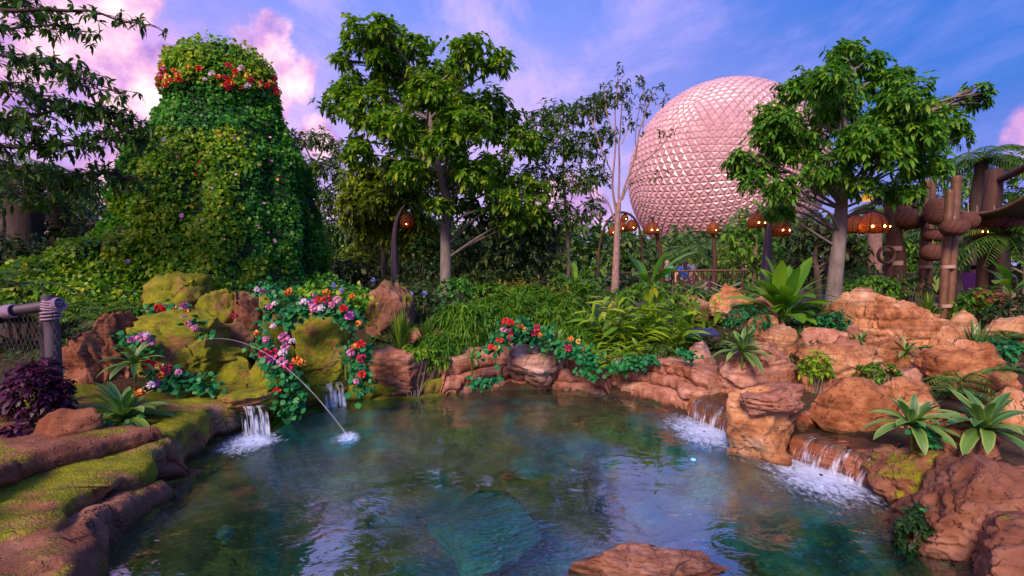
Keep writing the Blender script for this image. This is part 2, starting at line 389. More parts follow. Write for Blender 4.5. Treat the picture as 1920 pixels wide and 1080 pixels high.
G_TREE = leaf_mat('broad_tree_leaf', [(.018, .065, .008), (.05, .14, .010), (.12, .23, .012), (.28, .36, .02)], .42)
G_TREE2 = leaf_mat('palmate_tree_leaf', [(.016, .070, .012), (.04, .14, .014), (.085, .21, .016), (.18, .30, .02)], .42)
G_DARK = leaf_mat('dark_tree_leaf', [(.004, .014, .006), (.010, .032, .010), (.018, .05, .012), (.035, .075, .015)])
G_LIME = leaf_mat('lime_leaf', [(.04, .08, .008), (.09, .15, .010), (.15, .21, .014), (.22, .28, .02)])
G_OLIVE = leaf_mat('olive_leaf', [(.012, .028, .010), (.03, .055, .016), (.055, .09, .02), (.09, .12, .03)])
G_LOOSE = leaf_mat('loose_tree_leaf', [(.014, .042, .014), (.03, .08, .018), (.06, .12, .02), (.12, .17, .03)])
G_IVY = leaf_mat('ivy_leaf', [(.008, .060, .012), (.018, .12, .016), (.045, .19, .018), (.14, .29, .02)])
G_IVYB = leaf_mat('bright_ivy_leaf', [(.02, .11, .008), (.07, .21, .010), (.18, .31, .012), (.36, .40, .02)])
G_FLIVY = leaf_mat('geranium_leaf', [(.004, .055, .022), (.008, .10, .034), (.016, .16, .045), (.05, .22, .05)])
G_FERN = leaf_mat('feathery_leaf', [(.014, .065, .008), (.035, .12, .010), (.075, .18, .012), (.14, .25, .016)])
G_GING = leaf_mat('ginger_leaf', [(.03, .10, .008), (.08, .18, .010), (.16, .27, .012), (.30, .36, .02)])
G_BROM = leaf_mat('bromeliad_leaf', [(.02, .075, .025), (.05, .13, .03), (.10, .19, .035), (.16, .24, .06)], .2, .35, .5, 14)
G_PADD = leaf_mat('paddle_leaf', [(.025, .10, .008), (.06, .17, .010), (.12, .24, .012), (.24, .32, .02)], .4, .35, .45, 22)
G_GRASS = leaf_mat('strappy_leaf', [(.02, .06, .010), (.05, .11, .012), (.10, .17, .015), (.18, .24, .03)])
G_PURP = leaf_mat('purple_leaf', [(.008, .003, .010), (.018, .004, .018), (.045, .007, .032), (.08, .018, .06)], .25)
G_CROT = leaf_mat('croton_leaf', [(.05, .06, .008), (.16, .13, .012), (.28, .20, .02), (.34, .13, .04)])
G_PALM = leaf_mat('palm_leaf', [(.012, .045, .008), (.03, .085, .012), (.06, .13, .02), (.12, .18, .03)])

def plain(name, col, rough=.6, metal=0.0, spec=.5, var=.25, scale=12, bump=.3, dist=.01, stretch=(1, 1, 1)):
    m, nt, b, out = newmat(name); L = nt.links.new; v = objvec(nt)
    mp = nn(nt, 'ShaderNodeMapping', inp={'Scale': stretch}); L(v, mp.inputs[0])
    n_ = noise(nt, mp.outputs[0], scale, 6, .6)
    r = ramp(nt, [(.28, tuple(c * (1 - var) for c in col)), (.5, col), (.72, tuple(min(1, c * (1 + var)) for c in col))]); L(n_, r.inputs[0])
    L(r.outputs[0], b.inputs['Base Color']); b.inputs['Roughness'].default_value = rough; b.inputs['Metallic'].default_value = metal; b.inputs['Specular IOR Level'].default_value = spec
    if bump:
        bp = nn(nt, 'ShaderNodeBump', inp={'Strength': bump, 'Distance': dist}); L(n_, bp.inputs['Height']); L(bp.outputs[0], b.inputs['Normal'])
    return m
B_PALE = plain('pale_bark', (.19, .165, .155), .9, var=.4, scale=9, bump=.8, dist=.02, stretch=(1, 1, .35))
B_GREY = plain('grey_bark', (.20, .16, .12), .9, var=.45, scale=10, bump=.8, dist=.02, stretch=(1, 1, .3))
B_DARK = plain('dark_bark', (.05, .032, .028), .9, var=.5, scale=10, bump=.8, dist=.02, stretch=(1, 1, .3))
B_PINK = plain('pinkish_bark', (.30, .19, .17), .9, var=.45, scale=14, bump=.8, dist=.015, stretch=(1, 1, .5))
W_BAM = plain('bamboo', (.15, .075, .042), .55, var=.35, scale=14, bump=.3, stretch=(1, 1, .15))
W_TIM = plain('dark_timber', (.065, .028, .02), .75, var=.45, scale=11, bump=.7, dist=.015, stretch=(1, 1, .15))
W_HORN = plain('weathered_horn_post', (.12, .085, .13), .35, var=.35, scale=8, bump=.3, stretch=(1, 1, .2))
W_RAIL = plain('dark_rail_timber', (.07, .055, .075), .6, var=.4, scale=10, bump=.5, stretch=(.2, 1, 1))
W_ROPE = plain('rope', (.42, .30, .25), .9, var=.3, scale=60, bump=.8, dist=.008)
W_PROPE = plain('mauve_rope', (.34, .24, .33), .9, var=.3, scale=60, bump=.8, dist=.008)
W_WICK = plain('brown_wicker', (.11, .042, .032), .85, var=.55, scale=70, bump=1.0, dist=.01)
W_NET = plain('net_cord', (.05, .045, .045), .9, var=.3, scale=40)
S_METAL = plain('steel_tube', (.35, .38, .42), .3, .9)
M_MAST = plain('mast_steel', (.12, .12, .16), .5, .6)
M_THATCH = plain('canopy_cloth', (.11, .075, .07), .9, var=.4, scale=18, bump=.7, stretch=(1, .1, 1))
M_WALL = plain('pale_wall_paint', (.45, .52, .70), .8, var=.1)
M_WALLB = plain('grey_wall_paint', (.22, .18, .24), .8, var=.2)

def emis(name, col, strength, base=(.8, .4, .1)):
    m, nt, b, out = newmat(name); b.inputs['Base Color'].default_value = (*base, 1); b.inputs['Emission Color'].default_value = (*col, 1); b.inputs['Emission Strength'].default_value = strength; return m
E_BULB = emis('lit_bulb', (1.0, .50, .12), 45)
E_POOL = emis('submerged_lamp', (.10, .45, 1.0), 4)

def amber():
    m, nt, b, out = newmat('amber_lantern_weave'); L = nt.links.new; v = objvec(nt)
    n_ = noise(nt, v, 40, 4, .6)
    r = ramp(nt, [(.3, (.18, .042, .008)), (.55, (.40, .105, .016)), (.75, (.56, .19, .04))]); L(n_, r.inputs[0]); L(r.outputs[0], b.inputs['Base Color'])
    b.inputs['Roughness'].default_value = .55
    tr = nn(nt, 'ShaderNodeBsdfTranslucent'); L(r.outputs[0], tr.inputs[0]); mx = nn(nt, 'ShaderNodeMixShader', inp={0: .45}); L(b.outputs[0], mx.inputs[1]); L(tr.outputs[0], mx.inputs[2]); L(mx.outputs[0], out.inputs[0])
    bp = nn(nt, 'ShaderNodeBump', inp={'Strength': .6, 'Distance': .01}); L(n_, bp.inputs['Height']); L(bp.outputs[0], b.inputs['Normal'])
    return m
M_AMB = amber()

def flower_mat(name, c1, c2):
    m, nt, b, out = newmat(name); L = nt.links.new; oi = nn(nt, 'ShaderNodeObjectInfo'); at = nn(nt, 'ShaderNodeAttribute', attribute_name='rnd')
    L(mixc(nt, math_(nt, 'ADD', math_(nt, 'MULTIPLY', at.outputs['Fac'], .7), math_(nt, 'MULTIPLY', oi.outputs['Random'], .3)), c1, c2), b.inputs['Base Color']); b.inputs['Roughness'].default_value = .6
    return m
FL = {'red': flower_mat('red_petal', (.55, .006, .015), (.75, .02, .03)), 'crimson': flower_mat('crimson_petal', (.50, .006, .07), (.75, .03, .16)),
      'pink': flower_mat('pink_petal', (.62, .10, .36), (.88, .45, .70)), 'magenta': flower_mat('magenta_petal', (.45, .04, .38), (.72, .22, .62)),
      'orange': flower_mat('orange_petal', (.75, .14, .015), (.90, .38, .06)), 'yellow': flower_mat('yellow_petal', (.75, .45, .03), (.90, .70, .20)),
      'white': flower_mat('pale_petal', (.75, .60, .70), (.92, .86, .90)), 'blue': flower_mat('blue_petal', (.12, .14, .55), (.30, .32, .80))}

def water_mat(name, tint, rip=1.0, scale=1.0):
    m, nt, b, out = newmat(name); nt.nodes.remove(b); L = nt.links.new
    tc = nn(nt, 'ShaderNodeTexCoord'); v = tc.outputs['Object']
    mp = nn(nt, 'ShaderNodeMapping', inp={'Scale': (1.0, 1.7, 1), 'Rotation': (0, 0, R(-18))}); L(v, mp.inputs[0])
    a = noise(nt, mp.outputs[0], 3.2 * scale, 3, .5, .6); c = noise(nt, mp.outputs[0], 19 * scale, 3, .55, .9)
    calm = smooth(nt, noise(nt, v, .55, 3, .5, .3), .44, .64)
    h = math_(nt, 'ADD', math_(nt, 'MULTIPLY', a, math_(nt, 'ADD', math_(nt, 'MULTIPLY', calm, .5), .28)), math_(nt, 'MULTIPLY', math_(nt, 'MULTIPLY', c, calm), .62))
    bp = nn(nt, 'ShaderNodeBump', inp={'Strength': min(1, .38 * rip), 'Distance': .07}); L(h, bp.inputs['Height'])
    gl = nn(nt, 'ShaderNodeBsdfGlossy', inp={'Roughness': .04, 'Color': (1, 1, 1, 1)}); L(bp.outputs[0], gl.inputs['Normal'])
    tr = nn(nt, 'ShaderNodeBsdfTransparent', inp={'Color': (*tint, 1)})
    fr = nn(nt, 'ShaderNodeFresnel', inp={'IOR': 1.33}); L(bp.outputs[0], fr.inputs['Normal'])
    mx = nn(nt, 'ShaderNodeMixShader'); L(math_(nt, 'MULTIPLY', fr.outputs[0], .36, clamp=True), mx.inputs[0]); L(tr.outputs[0], mx.inputs[1]); L(gl.outputs[0], mx.inputs[2]); L(mx.outputs[0], out.inputs[0])
    return m
M_WATER = water_mat('pool_water', (.46, .76, .78))
M_STREAM = water_mat('stream_water', (.7, .85, .9), .6, 2)

def foam_mat():
    m, nt, b, out = newmat('foam'); L = nt.links.new
    tc = nn(nt, 'ShaderNodeTexCoord'); at = nn(nt, 'ShaderNodeAttribute', attribute_name='edge')
    mp = nn(nt, 'ShaderNodeMapping', inp={'Scale': (1.6, 1, 1)}); L(tc.outputs['Object'], mp.inputs[0])
    a = noise(nt, mp.outputs[0], 9, 7, .72, 1.2)
    v = math_(nt, 'ADD', math_(nt, 'MULTIPLY', math_(nt, 'SUBTRACT', a, .5), 1.6), math_(nt, 'SUBTRACT', at.outputs['Fac'], .34))
    al = math_(nt, 'MULTIPLY', smooth(nt, v, -.05, .55), .9)
    b.inputs['Base Color'].default_value = (.56, .72, 1.0, 1); b.inputs['Roughness'].default_value = .5
    L(al, b.inputs['Alpha']); return m
M_FOAM = foam_mat()
def fall_mat():
    m, nt, b, out = newmat('falling_water'); b.inputs['Base Color'].default_value = (.80, .87, .97, 1); b.inputs['Roughness'].default_value = .15; b.inputs['Alpha'].default_value = .34; return m
M_FALL = fall_mat()
def sheet_mat(name, lo, hi, amax):
    m, nt, b, out = newmat(name); L = nt.links.new; au = nn(nt, 'ShaderNodeAttribute', attribute_name='fall_u'); av = nn(nt, 'ShaderNodeAttribute', attribute_name='fall_v')
    cv = nn(nt, 'ShaderNodeCombineXYZ'); L(math_(nt, 'MULTIPLY', au.outputs['Fac'], 55.0), cv.inputs[0]); L(math_(nt, 'MULTIPLY', av.outputs['Fac'], 2.2), cv.inputs[1])
    a = noise(nt, cv.outputs[0], 1.0, 4, .6, .3); c2 = noise(nt, cv.outputs[0], .22, 2, .5)
    al = smooth(nt, math_(nt, 'ADD', a, math_(nt, 'ADD', math_(nt, 'MULTIPLY', math_(nt, 'SUBTRACT', c2, .5), .8), math_(nt, 'MULTIPLY', av.outputs['Fac'], .12))), lo, hi)
    b.inputs['Base Color'].default_value = (.72, .82, 1.0, 1); b.inputs['Roughness'].default_value = .12; L(math_(nt, 'MULTIPLY', al, amax), b.inputs['Alpha']); return m
M_SHEET = sheet_mat('falling_sheet', .46, .72, .75); M_FILM = sheet_mat('cascade_film', .54, .80, .6)
M_JET = fall_mat(); M_JET.name = 'jet_water'; M_JET.node_tree.nodes['Principled BSDF'].inputs['Alpha'].default_value = .14
def sheet(t, pa, pb, h0, h1, mat, out, lean=0.0):
    nu, nv = 40, 12; Ln = (pb - pa).length; rows = []
    for j in range(nv):
        q = j / (nv - 1); row = []
        for i in range(nu):
            f = i / (nu - 1); a = pa.lerp(pb, f); nrm = Vector((PC.x - a.x, PC.y - a.y, 0)).normalized(); row.append(tuple(a + nrm * (out * q ** .6 - lean * (1 - q) + .012 * math.sin(f * 31 + q * 3) + .008 * math.sin(f * 77)) + Vector((0, 0, h0 + (h1 - h0) * q ** 1.5))))
        rows.append(row)
    mb = MB(); mb.grid(np.array(rows)); o = mb.build('sheet', mat, t); n_ = nu * nv
    au = o.data.attributes.new('fall_u', 'FLOAT', 'POINT'); au.data.foreach_set('value', np.tile(np.linspace(0, Ln, nu), nv).astype(np.float32)); av = o.data.attributes.new('fall_v', 'FLOAT', 'POINT'); av.data.foreach_set('value', np.repeat(np.linspace(0, 1, nv), nu).astype(np.float32))

# ------------------------------------------------------------------ ground and pool
edge_px = [(225, 1075), (260, 990), (330, 920), (420, 850), (500, 800), (560, 768), (640, 756), (720, 752), (800, 745), (900, 735), (1000, 730), (1100, 733), (1170, 745), (1230, 765),
           (1290, 785), (1370, 815), (1480, 860), (1560, 890), (1640, 920), (1700, 960), (1745, 1010), (1790, 1080)]
edge = [G(x, y, 0) for x, y in edge_px] + [Vector((2.3, 2.35, 0)), Vector((1.2, 2.1, 0)), Vector((0, 2.05, 0)), Vector((-1.2, 2.15, 0)), Vector((-2.1, 2.45, 0))]
PC = Vector((0.1, 4.5, 0))
_ea = np.array([math.atan2(p.y - PC.y, p.x - PC.x) for p in edge]); _er = np.array([(p - PC).length for p in edge]); _o = np.argsort(_ea); _ea, _er = _ea[_o], _er[_o]
def pool_r(a): return np.interp(a, np.r_[_ea[-1] - 2 * np.pi, _ea, _ea[0] + 2 * np.pi], np.r_[_er[-1], _er, _er[0]])
def sdist(x, y): return np.hypot(x - PC.x, y - PC.y) - pool_r(np.arctan2(y - PC.y, x - PC.x))
def sst(v, a, b): t = np.clip((v - a) / (b - a), 0, 1); return t * t * (3 - 2 * t)
def terrain(x, y):
    x = np.asarray(x, float); y = np.asarray(y, float); s = sdist(x, y)
    ga = lambda cx, cy, sx, sy: np.exp(-((x - cx) / sx) ** 2 - ((y - cy) / sy) ** 2)
    out = .42 * (1 - np.exp(-np.maximum(s, 0) / .9)) + 1.0 * ga(-4.6, 9.6, 2.6, 2.4) * sst(s, .3, 2.5) + .42 * ga(5.6, 8.2, 2.6, 2.4) * sst(s, .2, 1.8) + .30 * ga(.5, 10, 3.8, 1.8) + .25 * ga(-5, 6, 1.5, 2)
    out = out - .30 * np.exp(-(np.maximum(s, 0) / 1.1) ** 2) * sst(-x, .5, 2.4)
    dep = .62 * sst(-s, .0, .9) + .10 * sst(-s, .9, 2.4)
    # a shallow shelf along the back and the left bank
    shelf = ga(.3, 6.6, 1.9, .75) * .50 + ga(-2.6, 3.9, .45, 1.3) * .35 + ga(2.2, 4.4, .5, .8) * .3
    bed = -.05 - np.maximum(dep - shelf, .03)
    z = np.where(s > 0, out, bed)
    z = z + (.05 * fbm(np.stack([x * .9, y * .9, x * 0], -1), 4, 3) * sst(np.abs(s), .0, .6)) * np.exp(-np.hypot(x, y - 6) / 25)
    return z
def gz(x, y): return float(terrain(np.array([x]), np.array([y]))[0])

ax = np.r_[-4000, -1500, -600, -250, -120, -70, -45, -30, -22, -17, -13, -11, -9.5, np.linspace(-8.5, 8.5, 190), 9.5, 11, 13, 17, 22, 30, 45, 70, 120, 250, 600, 1500, 4000]
ay = np.r_[-4000, -800, -200, -60, -20, -8, -4, -2, np.linspace(0, 14, 170), 15, 16.5, 18.5, 21, 25, 30, 38, 50, 70, 110, 200, 500, 1500, 5000]
XX, YY = np.meshgrid(ax, ay)
ZZ = terrain(XX, YY)
mb = MB(); mb.grid(np.stack([XX, YY, ZZ], -1)[:, :]); gr = mb.build('ground', ground_mat())
structure(gr)
gr.data.materials.append(bed_mat())
sarr = sdist(XX, YY); c4 = (sarr[:-1, :-1] + sarr[1:, 1:] + sarr[:-1, 1:] + sarr[1:, :-1]) / 4
gr.data.polygons.foreach_set('material_index', (c4 < -.06).ravel().astype(np.int32))

# water sheet
na = 160; ang = np.linspace(-np.pi, np.pi, na, endpoint=False); rr = pool_r(ang) + .28
ringr = np.linspace(0.001, 1, 40)
Wg = np.stack([np.stack([PC.x + rr * q * np.cos(ang), PC.y + rr * q * np.sin(ang), np.zeros(na)], -1) for q in ringr])
Wg[..., 2] = .006 * fbm(Wg * 1.5, 3, 5)
mb = MB(); mb.grid(Wg, wrap=True); structure(mb.build('water', M_WATER))

# path behind the garden
mb = MB(); pth = [(-30, 21), (-12, 19.5), (0, 19), (10, 18.5), (18, 17), (30, 13)]
up = np.array(pth, float); tt = np.linspace(0, 1, 40); ti = np.linspace(0, 1, len(up)); cx = np.interp(tt, ti, up[:, 0]); cy = np.interp(tt, ti, up[:, 1])
mb.grid(np.stack([np.stack([cx, cy + o_, np.full(40, .53)], -1) for o_ in (-1.6, 1.6)])); structure(mb.build('path', plain('path_concrete', (.30, .22, .19), .9)))

# ------------------------------------------------------------------ rocks
def ico(sub):
    import bmesh
    bm = bmesh.new(); bmesh.ops.create_icosphere(bm, subdivisions=sub, radius=1.0)
    V = np.array([v.co[:] for v in bm.verts]); Fc = [tuple(v.index for v in f.verts) for f in bm.faces]; bm.free(); return V, Fc
ICO = {k: ico(k) for k in (3, 4, 5, 6)}

def boulder_verts(seed, sub, planes=14, strata=.05, rough=.10, cut=(.50, .84), tilt=0.0, layers=7, box=.5, frac=1.0):
    r = np.random.default_rng(seed); V, Fc = ICO[sub]; V = V.copy()
    mx = np.abs(V).max(1)[:, None]; V = V * (1 - box) + V / mx * .78 * box        # between ball and block
    V = V * (1 + .22 * fbm(V * 1.1 + seed, 2, seed)[:, None])
    for k in range(planes):
        n = r.normal(0, 1, 3); n[2] = n[2] * .6 + (.35 if k % 3 == 0 else 0); n /= np.linalg.norm(n); dd = r.uniform(*cut)
        h = V @ n - dd; V = V - np.maximum(h, 0)[:, None] * n * .98
    z = V[:, 2] + tilt * V[:, 0] + .09 * fbm(V * 1.3 + 9, 2, seed + 5)
    q = z * layers * .5; fq = q - np.floor(q); lay = np.floor(q)
    step = _hash(lay.astype(np.int64), lay.astype(np.int64) * 0 + seed, lay.astype(np.int64) * 0, seed) - .5
    crev = -np.exp(-(np.minimum(fq, 1 - fq) / .07) ** 2) * (.5 + .5 * sst(vnoise(V * 1.7, seed + 8), -.2, .5))
    V[:, :2] *= (1 + 1.5 * strata * (step * 1.5 + crev * .9) * (1 - np.clip(np.abs(V[:, 2]), 0, 1) ** 4 * .5))[:, None]
    nrm = V / (np.linalg.norm(V, axis=1)[:, None] + 1e-9)
    sd_ = r.normal(0, .62, (int(16 * frac) + 3, 3)); wq = np.array([1, 1, 1.7]); Vw = V + .10 * np.stack([fbm(V * 2.4 + k * 9, 2, seed + 70 + k) for k in range(3)], -1)
    dd_ = np.linalg.norm((Vw[:, None] - sd_[None]) * wq, axis=2); ix = np.argsort(dd_, axis=1)[:, :2]; f1 = np.take_along_axis(dd_, ix, 1); offs = r.uniform(-1, 1, len(sd_))
    V = V + nrm * (frac * (.050 * offs[ix[:, 0]] - .055 * np.exp(-((f1[:, 1] - f1[:, 0]) / .035) ** 2)))[:, None]
    cr = fbm(V * np.array([1.5, 1.5, 2.6]) + seed * 1.7, 2, seed + 6)
    V = V + nrm * (rough * .35 * fbm(V * 2.2 + seed * .3, 2, seed + 1) + rough * .40 * fbm(V * 6 + seed, 3, seed + 2) + rough * .16 * fbm(V * 18, 3, seed + 3) - rough * .75 * np.exp(-(cr / .035) ** 2))[:, None]
    a = r.uniform(0, 6.28); c, s_ = math.cos(a), math.sin(a); V[:, :2] = V[:, :2] @ np.array([[c, -s_], [s_, c]])
    return V, Fc

def boulder(name, label, bb, d, mat, seed, depth=.9, down=.25, sub=5, cat='boulder', group=None, **kw):
    """a rock whose outline fills the photo box bb at distance d; carried on below by the share 'down'"""
    V, Fc = boulder_verts(seed, sub, **kw)
    lo, hi = V.min(0), V.max(0); V = (V - (lo + hi) / 2) / ((hi - lo) / 2)
    x0, y0, x1, y1 = bb; y1 = y1 + (y1 - y0) * down
    c = P((x0 + x1) / 2, (y0 + y1) / 2, d); rx, rz = M((x1 - x0) / 2, d), M((y1 - y0) / 2, d)
    ry = depth * (rx + rz) / 2
    V = V * np.array([rx, ry, rz]); ctr = Vector((c.x, c.y + ry * .45, c.z))
    o = MB().add(V, Fc).build(name, mat, None, (0, 0, 0)); o.location = ctr
    return tag(o, label, cat, group)

def ledge(name, label, pts, height, layers, mat, seed, width=1.0, step=.07, z0=-.4, amp=.09, topfall=.15, n=200, inward=.05, htvar=.12, cat='rock ledge'):
    """a bedded rock bank swept along a plan line (water side on the left of the line's outward normal)"""
    pts = np.array([tuple(p)[:2] for p in pts]); seg = np.r_[0, np.cumsum(np.linalg.norm(np.diff(pts, axis=0), axis=1))]
    u = np.linspace(0, seg[-1], n); x = np.interp(u, seg, pts[:, 0]); y = np.interp(u, seg, pts[:, 1])
    for _ in range(6): x[1:-1] = (x[:-2] + 2 * x[1:-1] + x[2:]) / 4; y[1:-1] = (y[:-2] + 2 * y[1:-1] + y[2:]) / 4
    ox, oy = x - PC.x, y - PC.y; ol = np.hypot(ox, oy); ox, oy = ox / ol, oy / ol
    hts = height if not np.isscalar(height) else [height, height]
    hh = np.interp(np.linspace(0, 1, n), np.linspace(0, 1, len(hts)), hts) * (1 + htvar * n1(u * 1.1, seed))
    fade = np.minimum(1, np.minimum(np.arange(n), n - 1 - np.arange(n)) / (n * .06))
    rows = []
    tks = np.linspace(0, 1, layers + 1)
    for k in range(layers):
        sk = -inward + k * step + amp * (n1(u * 1.3 + k * 7, seed + k) * .7 + .5 * n1(u * 3.7 + k * 3, seed + 20 + k)) * (1 if k else .5)
        lo = tks[k] + .07 * n1(u * .9, seed + 40 + k) * (k > 0); hi = tks[k + 1] + .07 * n1(u * .9, seed + 41 + k) * (k < layers - 1)
        for q, off in ((.0, .06), (.08, .012), (.3, -.012), (.6, -.015), (.88, .0), (1.0, .03)):
            zt = lo + (hi - lo) * q; rows.append((sk + off, z0 + (hh - z0) * zt))
    stop = rows[-1][0]
    for q in np.linspace(.08, 1, 14): rows.append((stop + q * width, hh + .03 * n1(u * 2 + q * 9, seed + 60) - topfall * q ** 1.5))
    rows.append((stop + width + .05, hh * 0 - .6))
    Vg = np.stack([np.stack([x + ox * s, y + oy * s, np.maximum(z, -.7) * fade + (1 - fade) * np.minimum(z, -.1)], -1) for s, z in rows])
    f1 = fbm(Vg * 2.6 + seed, 4, seed); f2 = fbm(Vg * 9 + seed, 3, seed + 3)
    rs = np.random.default_rng(seed); lo_, hi_ = Vg.reshape(-1, 3).min(0), Vg.reshape(-1, 3).max(0); sds = rs.uniform(lo_, hi_, (46, 3)); wq = np.array([1, 1, 2.2]); Vw = Vg.reshape(-1, 3) + .06 * np.stack([fbm(Vg.reshape(-1, 3) * 4 + k * 9, 2, seed + 70 + k) for k in range(3)], -1)
    dd_ = np.linalg.norm((Vw[:, None] - sds[None]) * wq, axis=2); ix = np.argpartition(dd_, 1, axis=1)[:, :2]; fv = np.sort(np.take_along_axis(dd_, ix, 1), 1); own = dd_.argmin(1); offs = rs.uniform(-1, 1, len(sds))
    blk = (.038 * offs[own] - .05 * np.exp(-((fv[:, 1] - fv[:, 0]) / .022) ** 2)).reshape(Vg.shape[:2]); f1 = f1 - blk / .055
    Vg[..., 0] += ox * (.055 * f1 + .016 * f2); Vg[..., 1] += oy * (.055 * f1 + .016 * f2); Vg[..., 2] += .02 * f1 + .01 * f2
    mid = Vector((float(x[n // 2]), float(y[n // 2]), 0))
    mb = MB(); mb.grid(Vg[:, ::-1]); o = mb.build(name, mat, None, mid)
    return tag(o, label, cat)

W = lambda l, z=0: [G(a, b, z) for a, b in l]
# back rim
ledge('rock_ledge', 'mossy low rock shelf along the back of pool below the trailing geraniums', W([(520, 792), (565, 770), (640, 757), (720, 752), (800, 746), (880, 738)]), [.28, .34, .42, .50], 4, M_MO, 11, 1.3, .09)
ledge('rock_ledge', 'pink layered sandstone ledge at the middle of the far pool edge', W([(820, 743), (900, 735), (1000, 729), (1090, 731), (1150, 740)]), [.46, .60, .56, .50], 4, M_PK, 23, 1.4, .06)
ledge('rock_ledge', 'layered orange sandstone ledge curving down to the small right cascade', W([(1110, 734), (1170, 744), (1230, 764), (1280, 783), (1310, 790)]), [.48, .58, .62, .50], 5, M_OR2, 37, 1.2, .10, amp=.11)
# left bank
ledge('rock_bank', 'moss covered rock bank sloping into the left side of pool', W([(225, 1085), (262, 990), (330, 920), (420, 850), (470, 818), (520, 790)])[0:], [.34, .42, .46, .36], 2, M_BANK, 52, 1.7, .32, amp=.16, topfall=-.25, htvar=.35)
# right bank: two wet steps the water runs over, then the slabs
ledge('cascade_step', 'wet red rock step under the small cascade left of capped boulder', W([(1283, 782), (1325, 800), (1385, 822)]), [.27, .27], 1, M_WET, 61, .9, .04, amp=.02, inward=.0, topfall=.02, n=80, htvar=.03, cat='cascade step')
ledge('cascade_step', 'wet red rock step under the wide cascade right of capped boulder', W([(1470, 858), (1560, 890), (1650, 925)]), [.27, .27], 1, M_WET, 67, .9, .04, amp=.02, inward=.0, topfall=.02, n=90, htvar=.03, cat='cascade step')

